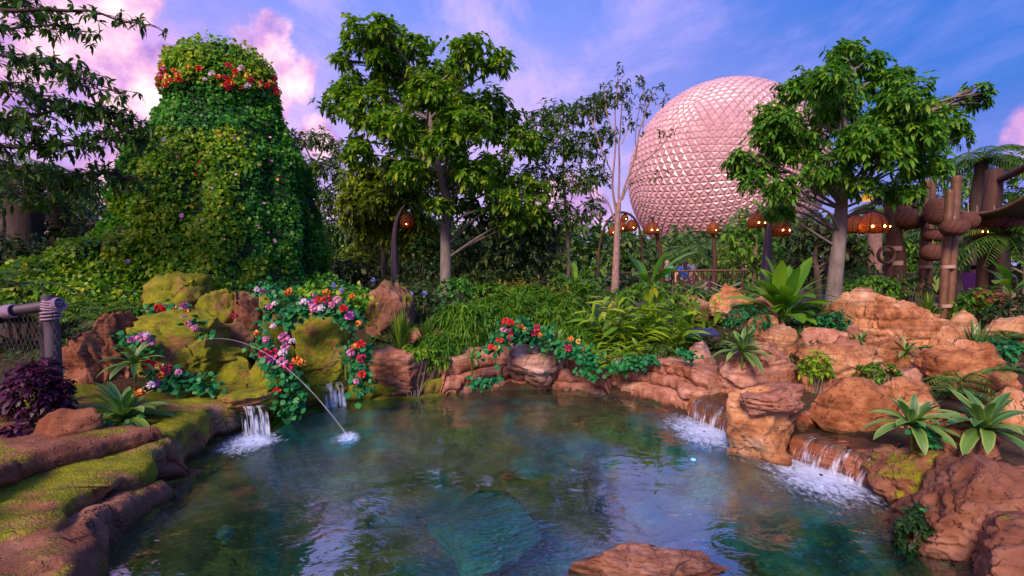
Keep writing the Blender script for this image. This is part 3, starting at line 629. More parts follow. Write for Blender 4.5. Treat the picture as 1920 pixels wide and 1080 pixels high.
ledge('rock_ledge', 'layered brown slab with mossy top in the lower left corner', [(-3.15, 4.35), (-3.45, 3.95), (-3.62, 3.4), (-3.55, 2.8), (-3.2, 2.2), (-2.9, 1.7)], [.50, .58, .62, .62], 3, M_SLAB, 71, 1.5, .05, z0=.02, amp=.06, topfall=-.10, htvar=.06)
ledge('rock_ledge', 'lower brown slab at the waterline in the lower left corner', [(-3.0, 4.0), (-3.02, 3.5), (-2.85, 3.05), (-2.5, 2.6), (-2.2, 2.2), (-1.9, 1.9)], [.20, .27, .32, .34], 2, M_SLAB, 73, .9, .08, amp=.07, topfall=-.05)
BL = [  # label, box, distance, material, seed, keywords
    ('boulder with jutting pale cap standing in pool between the two cascades', (1372, 730, 1520, 868), 4.62, M_OR, 101, dict(down=.1, strata=.10, layers=4, planes=8)),
    ('large smooth rounded boulder above the wide cascade', (1524, 716, 1700, 832), 4.85, M_OR, 102, dict(strata=.02, planes=6, cut=(.7, .9), rough=.05, sub=6, down=.12)),
    ('big blocky boulder above the small cascade behind capped boulder', (1338, 650, 1518, 762), 6.15, M_OR2, 103, dict(planes=11, strata=.03, rough=.08, sub=6)),
    ('slanted sandstone slab leaning beside the blocky boulder', (1505, 655, 1675, 745), 6.0, M_OR, 104, dict(tilt=.55, strata=.07, layers=6)),
    ('tall tan boulder at the foot of palmate tree', (1528, 548, 1662, 668), 8.0, M_OR, 105, dict(planes=10, strata=.05)),
    ('rounded pink boulder in front of the big paddle leaved plant', (1412, 555, 1492, 625), 8.6, M_OR2, 106, dict(planes=6, strata=.02, rough=.07)),
    ('large double layered boulder left of bamboo posts', (1622, 562, 1778, 690), 7.0, M_OR, 107, dict(planes=10, strata=.09, layers=6, sub=6)),
    ('squat boulder below the double layered boulder', (1635, 642, 1745, 735), 6.2, M_OR, 108, dict(strata=.06)),
    ('broad pointed boulder at right edge above the striped bromeliads', (1742, 648, 1935, 775), 5.3, M_OR, 109, dict(planes=10, strata=.05, sub=6)),
    ('small orange boulder behind the grey green agave', (1435, 618, 1515, 680), 7.0, M_OR, 110, dict(strata=.04)),
    ('narrow upright stone between tall tan boulder and double layered boulder', (1588, 618, 1632, 690), 7.0, M_OR2, 111, dict(strata=.04, sub=4)),
    ('low stone under the tall tan boulder', (1510, 622, 1592, 680), 7.2, M_OR2, 112, dict(strata=.05, sub=4)),
    ('hollowed orange boulder below the rope fence', (1330, 530, 1412, 600), 9.6, M_OR, 113, dict(strata=.05, rough=.12)),
    ('small pink stone left of hollowed orange boulder', (1284, 555, 1338, 600), 9.4, M_OR2, 114, dict(sub=4)),
    ('flat orange rock slab at right edge below the pavilion', (1838, 552, 1950, 598), 8.9, M_TE, 115, dict(strata=.08, depth=1.3)),
    ('knobbly brown boulder beside the right striped bromeliad', (1755, 782, 1890, 880), 3.85, M_BR, 116, dict(rough=.14, strata=.05)),
    ('mossy wedge of rock below the striped bromeliads', (1655, 838, 1800, 985), 3.75, M_MO2, 117, dict(planes=8, strata=.05)),
    ('large brown rock slab filling the lower right corner', (1722, 875, 2080, 1180), 3.05, M_BR, 118, dict(planes=10, strata=.06, tilt=.3, sub=6, depth=.8, down=.0)),
    ('orange stone tucked behind the blocky boulder', (1450, 662, 1535, 722), 6.9, M_OR, 160, dict(strata=.05, sub=4)),
    ('tan stone at the right edge among the ferns', (1850, 600, 1940, 665), 6.9, M_OR, 161, dict(strata=.06, sub=4)),
    ('pink stone between hollowed boulder and rounded pink boulder', (1375, 575, 1430, 625), 8.8, M_OR2, 162, dict(strata=.04, sub=4)),
    ('stone left of the small orange boulder', (1398, 598, 1470, 655), 7.9, M_OR, 163, dict(strata=.05, sub=4)),
    ('stone under the small yellow green shrub', (1500, 700, 1580, 752), 5.85, M_OR, 164, dict(strata=.05, sub=4)),
    ('stone behind the left striped bromeliad', (1690, 745, 1775, 805), 4.6, M_OR, 165, dict(strata=.05, sub=4)),
    ('stone at the right foot of the double layered boulder', (1745, 618, 1812, 680), 6.7, M_OR, 166, dict(strata=.06, sub=4)),
    ('pink stone under the tilted board', (1295, 640, 1352, 690), 7.1, M_OR2, 167, dict(strata=.05, sub=4)),
    ('wet stone between the capped boulder and smooth rounded boulder', (1490, 775, 1545, 815), 5.0, M_WET, 168, dict(strata=.03, sub=4)),
    ('stone at right edge behind the larger striped bromeliad', (1875, 735, 1965, 800), 4.5, M_OR, 169, dict(strata=.05, sub=4)),
    ('orange stone right of the slanted slab', (1660, 665, 1730, 715), 6.3, M_OR, 170, dict(strata=.05, sub=4)),
    ('brown slab in the lower right corner below the large slab', (1830, 1000, 2150, 1230), 2.55, M_BR, 145, dict(sub=5, down=0, depth=.8, strata=.06)),
    ('orange stone wedged between slanted slab and broad boulder', (1660, 720, 1770, 800), 4.9, M_OR, 146, dict(strata=.05)),
    ('orange stone behind the slanted slab', (1560, 640, 1650, 700), 6.8, M_OR2, 147, dict(strata=.05, sub=4)),
    ('brown rock breaking the water at bottom of picture', (1035, 1046, 1395, 1160), 2.8, M_BR, 119, dict(rough=.14, sub=6, down=.3, planes=6, box=.0, depth=.5)),
    ('submerged brown stone near the rock at bottom right of pool', (1260, 1052, 1450, 1130), 3.3, M_BR, 120, dict(down=.3, rough=.08, planes=5, box=.2)),
    ('small brown stone beside the purple shrub', (62, 772, 165, 850), 3.9, M_TE, 123, dict(sub=4)),
    ('rough red earth bank left of mossy mound', (112, 585, 262, 790), 5.6, M_TE, 124, dict(rough=.16, planes=5, strata=.06, sub=6)),
    ('rounded mossy mound behind the pink geraniums at left', (215, 585, 385, 735), 6.1, M_MO, 125, dict(planes=5, rough=.07, sub=6)),
    ('tall flat topped mossy rock in front of topiary', (245, 512, 362, 620), 7.4, M_MO, 126, dict(planes=11, strata=.04, box=.8)),
    ('square mossy block at the centre of the rock tiers', (366, 545, 440, 660), 7.2, M_MO, 127, dict(planes=10, box=.9, strata=.03, cut=(.7, .95))),
    ('cracked pinkish block right of the square mossy block', (432, 546, 492, 650), 7.2, M_MO2, 128, dict(planes=11, box=.8, strata=.03)),
    ('small mossy stone beside the cracked pinkish block', (486, 552, 530, 650), 7.3, M_MO, 129, dict(sub=4, box=.7)),
    ('big yellow mossed boulder under the pink geranium garland', (532, 582, 650, 715), 6.7, M_MO, 130, dict(planes=8, rough=.08, sub=6)),
    ('brown boulder with a bright green moss cap behind strappy grass', (676, 528, 764, 640), 8.6, M_MO2, 131, dict(planes=9)),
    ('mossy rock wall on left of the spring niche', (300, 655, 385, 765), 6.3, M_MO, 132, dict(planes=7)),
    ('mossy rock wall on right of the spring niche', (468, 660, 545, 775), 6.2, M_MO, 133, dict(planes=7)),
    ('flat mossy lintel stone over the spring niche', (352, 652, 440, 682), 6.35, M_MO, 134, dict(planes=8, box=.9, sub=4, down=.05)),
    ('brown back stone above the spring niche lintel', (378, 608, 470, 665), 6.7, M_MO2, 135, dict(planes=8, box=.8)),
    ('round mossy boss stone inside the spring niche', (388, 676, 470, 738), 6.25, M_MO, 136, dict(planes=2, rough=.06, box=.0, sub=5)),
    ('yellow mossy spout lip over the left waterfall', (398, 735, 512, 772), 5.55, M_MO, 137, dict(planes=6, box=.6, down=.05, depth=1.2)),
    ('bare pink rock shelf behind the trailing geranium', (690, 655, 800, 735), 6.9, M_OR2, 138, dict(planes=8, strata=.05, down=.1)),
    ('low mossy stone at foot of the grey trunk', (760, 618, 850, 670), 8.0, M_MO2, 139, dict(sub=4)),
    ('pink boulder on ledge below the red geraniums', (945, 645, 1070, 720), 7.3, M_PK, 140, dict(planes=9, strata=.05)),
    ('small pink stone on ledge right of red geraniums', (1062, 645, 1125, 700), 7.5, M_PK, 141, dict(sub=4)),
    ('small fern topped boulder at right below bamboo posts', (1790, 590, 1850, 650), 7.4, M_OR, 142, dict(sub=4)),
    ('wet stone at the head of stream behind slanted slab', (1660, 690, 1760, 760), 5.6, M_OR2, 143, dict(sub=4, strata=.05)),
]
for i, (lab, bb, d, mt, sd, kw) in enumerate(BL):
    if bb[0] > 1300 and d > 4 and d < 9.5: cx_, w_ = (bb[0] + bb[2]) / 2, (bb[2] - bb[0]) * .49; bb = (cx_ - w_, bb[1] - 9, cx_ + w_, bb[3] + 5); kw['depth'] = .75
    if 210 < bb[0] < 700 and d > 5.5: cx_, w_ = (bb[0] + bb[2]) / 2, (bb[2] - bb[0]) * .60; bb = (cx_ - w_, bb[1] - 4, cx_ + w_, bb[3] + 6)
    if 'planes' in kw and kw['planes'] > 4: kw['planes'] += 5
    boulder('boulder' if 'slab' not in lab and 'block' not in lab else 'rock_slab', lab, bb, d, mt, sd, **kw)

# the pale jutting cap of the boulder between the cascades
cb = next(o for o in bpy.data.objects if o.get('label', '').startswith('boulder with jutting'))
V, Fc = boulder_verts(175, 5, planes=12, strata=.06, box=.6, rough=.10); lo, hi = V.min(0), V.max(0); V = (V - (lo + hi) / 2) / ((hi - lo) / 2); cd = cb.dimensions
V = V * np.array([cd.x * .48, cd.y * .50, cd.z * .17]) + np.array([cd.x * .03, -cd.y * .10, cd.z * .34]); capo = MB().add(V, Fc).build('cap', M_OR2); capo.parent = cb
# submerged slab and log shaped rock
mb = MB(); V, Fc = boulder_verts(150, 5, planes=3, box=.95, strata=.0, rough=.05); V = V / np.abs(V).max(0) * np.array([.50, .62, .10])
o = mb.add(V, Fc).build('submerged_slab', rock_mat('teal_submerged_stone', ((.02, .12, .09), (.04, .22, .16), (.07, .32, .22), (.12, .44, .30)), 0)); c = G(905, 985, -.24); o.location = c; o.rotation_euler = (0, 0, R(14))
tag(o, 'square teal stone slab lying under water at the middle of pool', 'stone slab')
V, Fc = boulder_verts(151, 5, planes=4, box=.4, strata=.0, rough=.10); V = V / np.abs(V).max(0) * np.array([.13, .62, .12])
o = MB().add(V, Fc).build('submerged_stone', M_OR2); c = G(1110, 900, -.13); o.location = c; o.rotation_euler = (0, 0, R(-8)); tag(o, 'long brown stone under water right of the teal slab', 'stone')
V, Fc = boulder_verts(152, 4, planes=5, box=.8, strata=.0, rough=.05); V = V / np.abs(V).max(0) * np.array([.13, .10, .05])
o = MB().add(V, Fc).build('submerged_stone', rock_mat('pale_teal_stone', ((.02, .10, .09), (.05, .16, .14), (.08, .22, .18), (.1, .28, .2)), 0)); o.location = G(415, 1005, -.2); tag(o, 'small pale teal stone under water at left of pool', 'stone')

# ------------------------------------------------------------------ falling water, foam, pool lamps
def foam(label, poly, n=28):
    pts = [G(x, y, 0) for x, y in poly]; c = sum(pts, Vector()) / len(pts); a = np.array([math.atan2(p.y - c.y, p.x - c.x) for p in pts]); r_ = np.array([(p - c).length for p in pts]); o_ = np.argsort(a); a, r_ = a[o_], r_[o_]
    an = np.linspace(-np.pi, np.pi, 60, endpoint=False); ra = np.interp(an, np.r_[a[-1] - 2 * np.pi, a, a[0] + 2 * np.pi], np.r_[r_[-1], r_, r_[0]]) * (1.9 + .25 * n1(an * 3, 5))
    q = np.linspace(.02, 1, n); Vg = np.stack([np.stack([ra * k * np.cos(an), ra * k * np.sin(an), np.full(60, .0)], -1) for k in q])
    wl = Vg + np.array(c)
    Vg[..., 2] = .014 + (.016 * (1 - q[:, None]) * (fbm(wl * 9, 3, 4) * .7 + .5)).clip(0)
    mb = MB(); mb.grid(Vg, wrap=True); o = mb.build('foam', M_FOAM); o.location = c
    at = o.data.attributes.new('edge', 'FLOAT', 'POINT'); at.data.foreach_set('value', np.repeat(1 - q, 60).astype(np.float32))
    stuff(o); o['label'] = label; o['category'] = 'foam'
foam('white foam at the foot of left waterfall', [(425, 835), (455, 818), (495, 812), (515, 818), (500, 838), (455, 852)])
foam('white foam below the small right cascade', [(1272, 785), (1320, 788), (1378, 812), (1368, 845), (1315, 838), (1275, 812)])
foam('white foam below the wide right cascade', [(1462, 850), (1520, 862), (1600, 892), (1645, 915), (1600, 945), (1520, 930), (1455, 885)])
foam('small splash of foam where the water jet lands', [(638, 820), (652, 813), (668, 822), (655, 833)])

def strands(t, pa, pb, h0, h1, n, w, out=.05, name='strand'):
    for k in range(n):
        f = min(1, max(0, (k + rng.uniform(-.5, 1.5)) / n)); a = pa.lerp(pb, f); hs = h0 - (rng.uniform(0, .12) if h0 < .25 else 0); ww = w * rng.uniform(.25, 1.1); zb = h1 + rng.uniform(0, .02)
        nrm = Vector((PC.x - a.x, PC.y - a.y, 0)).normalized()
        pts = [a + nrm * (out * q ** .6) + Vector((0, 0, hs + (zb - hs) * q ** 1.6)) for q in np.linspace(0, 1, 7)]
        MB().tube(pts, [ww * (1 - .35 * q) * (1 + .3 * math.sin(q * 9 + k)) for q in np.linspace(0, 1, 7)], 5).build(name, M_FALL, t)
a, b = G(446, 820, 0), G(496, 815, 0)
t = thing('waterfall', 'thin curtain of water falling from the mossy lip into left of pool', 'waterfall', (a + b) / 2); sheet(t, a, b, .36, -.01, M_SHEET, .07); strands(t, a, b, .36, -.01, 5, .005, .07)
a, b = G(1292, 786, 0), G(1378, 818, 0)
t = thing('waterfall', 'small cascade running down the red step left of capped boulder', 'waterfall', (a + b) / 2); sheet(t, a, b, .29, -.01, M_FILM, .10, .04)
a, b = G(1492, 864, 0), G(1640, 919, 0)
t = thing('waterfall', 'wide cascade running down the red step right of capped boulder', 'waterfall', (a + b) / 2); sheet(t, a, b, .29, -.01, M_FILM, .10, .04)
a, b = G(600, 762, 0), G(640, 757, 0)
t = thing('waterfall', 'thin trickle spilling over the mossy shelf under the water jet', 'waterfall', (a + b) / 2); sheet(t, a, b, .32, -.01, M_SHEET, .12, .02)
j0, j1 = P(362, 642, 6.1), G(655, 822, 0)
pts = []
for q in np.linspace(0, 1, 40):
    p = j0.lerp(j1, q); p.z = j0.z * (1 - q) + 1.75 * j0.z * q * (1 - q) ; pts.append(p)
tag(MB().tube(pts, [.003 + .004 * q + .0015 * math.sin(q * 60) * q for q in np.linspace(0, 1, 40)], 6).build('water_jet', M_JET), 'thin arc of water jumping from the mossy mound into the pool', 'water jet')
mb = MB(); a = np.linspace(0, 1, 12)
sw = np.array([[tuple(G(x0 + (x1 - x0) * q, y0 + (y1 - y0) * q, .285)) for q in a] for (x0, y0), (x1, y1) in (((1290, 757), (1660, 868)), ((1330, 730), (1690, 830)), ((1420, 700), (1740, 790)))])
structure(mb.grid(sw).build('stream', M_STREAM))
for px, py, lab in ((655, 824, 'blue lamp under water where the jet lands'), (1300, 862, 'blue lamp under water below the small cascade'), (1345, 828, 'blue lamp under the foam of the small cascade'), (1540, 912, 'blue lamp under the foam of the wide cascade'), (462, 838, 'blue lamp under the foam of the left waterfall'), (250, 1072, 'blue lamp under water at the bottom left of pool'), (1245, 1035, 'blue lamp under water near the rock at bottom')):
    c = G(px, py, -.10); t = thing('pool_lamp', lab, 'lamp', c, 'lamps under the pool water')
    MB().lathe([(.012, -.06), (.03, -.055), (.034, .0), (.03, .004)], tuple(c), 12).build('housing', S_METAL, t)
    MB().lathe([(.0, .012), (.018, .010), (.027, .002)], tuple(c), 12).build('lens', E_POOL, t)
    pl_ = bpy.data.lights.new('pool_light', 'POINT'); pl_.energy = 13.0; pl_.color = (.12, .45, 1.0); pl_.shadow_soft_size = .06; pl_.specular_factor = 0; po = bpy.data.objects.new('pool_light', pl_); COL.objects.link(po); po.parent = t; po.location = (0, 0, -.06)

# ------------------------------------------------------------------ geodesic sphere
def geodesic():
    t = (1 + 5 ** .5) / 2
    V = np.array([(-1, t, 0), (1, t, 0), (-1, -t, 0), (1, -t, 0), (0, -1, t), (0, 1, t), (0, -1, -t), (0, 1, -t), (t, 0, -1), (t, 0, 1), (-t, 0, -1), (-t, 0, 1)], float); V /= np.linalg.norm(V[0])
    Fi = [(0, 11, 5), (0, 5, 1), (0, 1, 7), (0, 7, 10), (0, 10, 11), (1, 5, 9), (5, 11, 4), (11, 10, 2), (10, 7, 6), (7, 1, 8), (3, 9, 4), (3, 4, 2), (3, 2, 6), (3, 6, 8), (3, 8, 9), (4, 9, 5), (2, 4, 11), (6, 2, 10), (8, 6, 7), (9, 8, 1)]
    fq = 16; tris = []
    for a, b, c in Fi:
        g = {}
        for i in range(fq + 1):
            for j in range(fq + 1 - i):
                p = V[a] * (fq - i - j) + V[b] * i + V[c] * j; g[i, j] = p / np.linalg.norm(p)
        for i in range(fq):
            for j in range(fq - i):
                tris.append((g[i, j], g[i + 1, j], g[i, j + 1]))
                if j < fq - i - 1: tris.append((g[i + 1, j], g[i + 1, j + 1], g[i, j + 1]))
    return np.array(tris)
SR = 25.0
dv = pixdir(1353.4, 330.5).normalized(); SCN = Vector((0, 0, H)) + dv * (SR / math.sin(R(10.108)))
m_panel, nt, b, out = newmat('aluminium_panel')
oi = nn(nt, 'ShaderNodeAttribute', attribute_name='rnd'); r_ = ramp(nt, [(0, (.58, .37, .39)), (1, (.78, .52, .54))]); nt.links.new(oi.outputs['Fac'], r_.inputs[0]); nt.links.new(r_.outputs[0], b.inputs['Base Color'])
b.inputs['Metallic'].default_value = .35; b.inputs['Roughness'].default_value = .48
m_joint = plain('sphere_joint', (.20, .13, .15), .8, bump=0)
sph = thing('geodesic_sphere', 'huge silvery geodesic sphere of faceted panels glowing pink behind the trees', 'building', SCN)
T = geodesic(); rot = np.array(Matrix.Rotation(R(20), 3, 'Z') @ Matrix.Rotation(R(33), 3, 'X') @ Matrix.Rotation(R(11), 3, 'Y')); T = T @ rot.T
V0, F0 = ICO[5]; MB().add(V0 * SR * .985 + np.array(SCN), F0).build('shell', m_joint, sph)
def panel_verts(tri):
    c = tri.mean(0); e = np.linalg.norm(tri[0] - tri[1]); n = c / np.linalg.norm(c)
    q = (c + (tri - c) * .945) * SR; ap = n * (np.linalg.norm(c) * SR + e * SR * .17); lo = q * .975
    return np.vstack([q, ap[None], lo])
PF = [(0, 1, 3), (1, 2, 3), (2, 0, 3), (0, 4, 5, 1), (1, 5, 6, 2), (2, 6, 4, 0)]
cent = T.mean(1); tocam = np.array(-dv)
facing = cent @ tocam
wpos = cent * SR + np.array(SCN); ppx = 960 + F * wpos[:, 0] / wpos[:, 1]; ppy = HOR - F * (wpos[:, 2] - H) / wpos[:, 1]
score = np.where((ppy < 425) & (facing > .1) & ~((ppx > 1420) & (ppy > 190)), facing, facing - 3)
order = np.argsort(-score); near = set(order[:300].tolist())
rest = MB()
for k in range(len(T)):
    pv = panel_verts(T[k])
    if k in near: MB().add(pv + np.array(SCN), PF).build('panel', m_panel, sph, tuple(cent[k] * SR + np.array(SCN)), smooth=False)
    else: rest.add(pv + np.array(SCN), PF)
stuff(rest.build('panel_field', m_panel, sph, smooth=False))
for k in range(3):
    a_ = R(30 + 120 * k); top = SCN + Vector((math.cos(a_) * 12, math.sin(a_) * 12, -21)); MB().tube([Vector((top.x * 1 + math.cos(a_) * 4, top.y + math.sin(a_) * 4, .3)), top], [1.6, 1.0], 10).build('leg', m_joint, sph)

# ------------------------------------------------------------------ trees
def curve(a, b, sag=.0, wob=.1, n=8, seed=None):
    a, b = Vector(a), Vector(b); L = (b - a).length; r = random.Random(seed)
    off = Vector((r.uniform(-1, 1), r.uniform(-1, 1), r.uniform(-.3, .6))) * wob * L; off2 = Vector((r.uniform(-1, 1), r.uniform(-1, 1), r.uniform(-1, 1))) * wob * .4 * L
    return [a.lerp(b, q) + off * math.sin(q * math.pi) + off2 * math.sin(q * 2 * math.pi) + Vector((0, 0, -sag * L * math.sin(q * math.pi))) for q in np.linspace(0, 1, n)]

def whorls(mb, pts, dirs, m, L, Wd, droop=.35, tm='leaf', spread=1.0, rnd=None):
    """m leaflets fanned round each twig tip"""
    n = len(pts); pts = np.repeat(np.asarray(pts), m, 0); base = np.repeat(np.asarray(dirs), m, 0); base = base / (np.linalg.norm(base, axis=1)[:, None] + 1e-9)
    ref = unit(n); ref = np.repeat(ref, m, 0); a = np.cross(base, ref); a /= np.linalg.norm(a, axis=1)[:, None] + 1e-9; b_ = np.cross(base, a)
    ph = np.tile(np.arange(m) * 2 * np.pi / m, n) + rng.normal(0, .25, n * m)
    D = base * .45 + spread * (a * np.cos(ph)[:, None] + b_ * np.sin(ph)[:, None]); D[:, 2] -= .15
    sz = rng.uniform(.55, 1.25, n * m)
    rr = None if rnd is None else np.clip(np.repeat(rnd, m) + rng.normal(0, .12, n * m), 0, 1)
    leaves(mb, pts, D, L * sz, Wd * sz, tm, rng.uniform(droop * .5, droop * 1.4, n * m), .3, rnd=rr)

def tree(name, label, trunk, tr, clumps, d, leafmat, bark, n_per, m=6, L=.26, Wd=.09, group=None, cat='tree', dz=.45, tm='leaf', droop=.35, seed=1, twig=.012, limb=.05, root=.5, shell=.75, tight=1.0):
    """trunk: photo polyline (px,py); clumps: (px,py,r) photo circles given depth so that the crown is round"""
    r = random.Random(seed)
    tp = [P(x, y, d) for x, y in trunk]; g0 = Vector((tp[0].x, tp[0].y, min(tp[0].z, gz(tp[0].x, tp[0].y)) - .15)); tp = [g0] + tp
    t = thing(name, label, cat, (g0.x, g0.y, g0.z + .15), group)
    mbt = MB(); k = len(tp); fine = []
    for i in range(k - 1):
        for q in np.linspace(0, 1, 6)[(0 if i == 0 else 1):]: fine.append(tp[i].lerp(tp[i + 1], q))
    rad = np.interp(np.linspace(0, 1, len(fine)), [0, .12, .5, 1], [tr * 1.35, tr, tr * .8, tr * .35])
    mbt.tube(fine, rad, 10)
    xs = [c[0] for c in clumps]; cw = (max(xs) - min(xs)) / 2; cxm = (max(xs) + min(xs)) / 2
    mbl = MB(); top = fine[len(fine) // 3:]
    for ci, c in enumerate(clumps):
        px, py, rp = c[:3]
        side = max(0.15, 1 - ((px - cxm) / (cw + 1)) ** 2) ** .5
        dy = (c[3] if len(c) > 3 else r.uniform(-1, 1) * dz * side) * M(cw, d)
        p0 = P(px, py, d); ctr = Vector((p0.x, p0.y + dy, p0.z)); rad_ = M(rp, d) * tight
        lower = [q for q in top if q.z < ctr.z + .1] or top[:2]
        st = min(lower, key=lambda q: (q - ctr).length + .5 * abs((ctr.z - q.z) - .6 * math.hypot(ctr.x - q.x, ctr.y - q.y)))
        br = curve(st, ctr, -.05, .09, 8, seed * 100 + ci); r0 = min(tr * .55, limb * (.5 + (ctr - st).length * .25)); mbt.tube(br, np.linspace(r0, twig * 1.4, 8), 6, False)
        n = max(4, int(n_per * (rp / 50.0) ** 2)); U = unit(n, -.75); rr_ = rng.random(n) ** (1 / 3) * (1 - shell) + shell * rng.uniform(.45, 1.0, n)
        rr_ = rr_ * (1 + .45 * vnoise(U * 2.2 + ci * 5, seed))
        pts = np.array(ctr) + U * rr_[:, None] * rad_ * np.array([1, 1, .85])
        for i in range(0, n, max(1, n // 16)):
            mbt.tube(curve(br[5 if i % 2 else 6], pts[i], 0, .08, 5, i), [twig, twig * .8, twig * .7, twig * .5, twig * .4], 4, False)
        whorls(mbl, pts, U + np.array([0, 0, .5]) + rng.normal(0, .35, (n, 3)), m, L, Wd, droop, tm)
    mbt.build('trunk', bark, t); mbl.build('crown', leafmat, t)
    return t

tree('broadleaf_tree', 'tall broad leaved tree with pale grey trunk left of centre', [(836, 555), (836, 440), (838, 370), (815, 290), (800, 180)], .17,
     [(690, 92, 42), (770, 85, 40), (645, 120, 24), (722, 150, 55), (805, 150, 60), (885, 140, 46), (938, 150, 30), (622, 165, 20), (650, 205, 38), (705, 225, 58), (790, 225, 66), (875, 225, 66), (948, 225, 50), (985, 270, 42),
      (665, 265, 26), (690, 300, 36), (755, 305, 52), (840, 320, 58), (915, 320, 56), (975, 345, 44), (870, 385, 38), (945, 385, 44), (800, 370, 24), (1000, 400, 34), (730, 120, 40), (740, 95, 30), (835, 120, 40), (660, 165, 34), (920, 185, 40), (850, 180, 50), (850, 300, 46, -.5), (790, 340, 40, -.45), (900, 350, 44, -.4), (830, 395, 24, -.3), (960, 420, 34, -.2), (880, 270, 46, -.55), (770, 270, 46, -.5), (820, 220, 46, -.6), (1010, 360, 30, 0)], 12, G_TREE, B_PALE, 215, 6, .16, .074, seed=3, limb=.038, tight=.90)
tree('palmate_tree', 'wide palmate leaved tree with grey trunk behind the tall tan boulder', [(1562, 560), (1574, 440), (1578, 380), (1580, 250), (1600, 130)], .16,
     [(1600, 92, 36), (1662, 98, 36), (1555, 135, 40), (1620, 140, 45), (1690, 140, 42), (1742, 118, 28), (1500, 185, 42), (1560, 195, 52), (1630, 200, 55), (1700, 195, 46), (1468, 215, 30), (1800, 185, 24), (1765, 205, 30), (1818, 195, 20), (1440, 255, 36),
      (1500, 265, 52), (1585, 275, 55), (1665, 270, 52), (1735, 245, 36), (1400, 290, 28), (1440, 310, 40), (1510, 330, 48), (1600, 335, 48), (1680, 325, 46), (1740, 300, 34), (1395, 345, 26), (1435, 365, 34), (1500, 385, 34), (1650, 370, 34), (1770, 265, 22), (1570, 320, 46, -.5), (1620, 290, 44, -.55), (1530, 290, 44, -.5), (1590, 240, 46, -.6), (1490, 190, 38), (1525, 150, 34), (1455, 240, 38), (1415, 300, 34), (1465, 285, 40), (1560, 365, 30, -.35), (1690, 360, 30, .1), (1460, 400, 26, 0)],
     10, G_TREE2, B_PALE, 195, 7, .135, .056, seed=5, limb=.032, droop=.45, tight=.90)
tree('loose_tree', 'loose airy green tree behind the bare tree at centre', [(1066, 545), (1064, 420), (1055, 330), (1060, 240)], .07,
     [(1005, 235, 36), (1050, 210, 40), (1100, 215, 34), (1132, 185, 22), (1030, 280, 46), (1090, 280, 42), (1005, 330, 40), (1070, 345, 44), (1120, 330, 30), (1050, 405, 44), (1105, 395, 32), (1010, 420, 36), (1130, 260, 22)], 13.5, G_LOOSE, B_GREY, 260, 5, .14, .06, seed=8, limb=.03, twig=.007)
tree('dark_tree', 'dense dark evergreen in the shade right of the pale trunk', [(945, 560), (945, 470), (940, 430)], .12,
     [(900, 420, 44), (950, 400, 46), (1000, 430, 44), (890, 480, 44), (945, 480, 52), (1000, 490, 44), (1030, 455, 30), (870, 520, 34), (920, 530, 40), (980, 530, 40)], 13, G_OLIVE, B_DARK, 120, 6, .19, .08, seed=9)
tree('lime_tree', 'yellow green leafy tree behind the horn lamp post left of pale trunk', [(720, 520), (718, 420), (715, 360)], .09,
     [(680, 335, 36), (725, 340, 38), (770, 360, 36), (670, 375, 36), (715, 390, 42), (765, 400, 38), (795, 430, 34), (690, 430, 38), (740, 440, 40), (780, 470, 34), (660, 410, 24)], 14.2, G_LIME, B_GREY, 430, 6, .19, .08, seed=12, limb=.03)
tree('airy_tree', 'thin airy tree with dusky crown right of the topiary', [(600, 520), (598, 400), (590, 320)], .10,
     [(575, 265, 26), (605, 262, 26), (635, 290, 26), (570, 310, 30), (610, 320, 34), (645, 335, 26), (585, 365, 36), (630, 380, 36), (600, 420, 40), (640, 440, 36), (575, 455, 30), (620, 480, 36)], 19, G_LOOSE, B_DARK, 300, 5, .20, .07, seed=14, limb=.05)
for (lab, x, d, top, w, lm, sd) in [
    ('olive tree behind the strappy grass and pale trunk', 850, 21, 400, 90, G_LOOSE, 21), ('dark shrubby tree between the topiary and horn lamp', 680, 20, 440, 80, G_OLIVE, 22),
    ('round green tree under the left of the sphere', 1265, 26, 418, 62, G_LOOSE, 23), ('round green tree below the middle of the sphere', 1320, 28, 425, 50, G_LOOSE, 24),
    ('leafy tree between the sphere and the palmate tree', 1415, 17, 372, 62, G_TREE2, 25), ('dark leafy tree right behind the palmate trunk', 1535, 16, 392, 78, G_OLIVE, 26),
    ('shady green tree behind the dome lanterns', 1640, 18, 380, 76, G_TREE2, 27), ('leafy tree behind the bamboo posts', 1730, 18, 335, 64, G_LOOSE, 28),
    ('green tree at right behind the canopy', 1800, 20, 295, 66, G_TREE2, 29), ('tall dark tree at the right edge of picture', 1925, 17, 265, 66, G_TREE2, 30),
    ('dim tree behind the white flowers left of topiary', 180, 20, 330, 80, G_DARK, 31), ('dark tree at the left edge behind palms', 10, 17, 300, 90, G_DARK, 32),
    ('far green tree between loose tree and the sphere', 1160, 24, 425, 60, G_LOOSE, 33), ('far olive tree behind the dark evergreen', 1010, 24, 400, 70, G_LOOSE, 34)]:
    r = random.Random(sd); bot = 530; cl = []
    for k in range(13):
        q = (k + .5) / 13; y = top + 24 + (bot - top - 40) * q; ww = w * (.55 + .5 * math.sin(min(1, q * 1.5) * math.pi / 2)); cl.append((x + r.uniform(-1, 1) * ww * .75, y, w * r.uniform(.36, .5)))
    tree('background_tree', lab, [(x, 540), (x + r.uniform(-8, 8), (top + bot) / 2 + 20), (x, top + 50)], .14 * d / 18, cl, d, lm, B_GREY, 62, 5, .016 * d, .0062 * d, group='trees behind the garden', seed=sd, dz=.8)

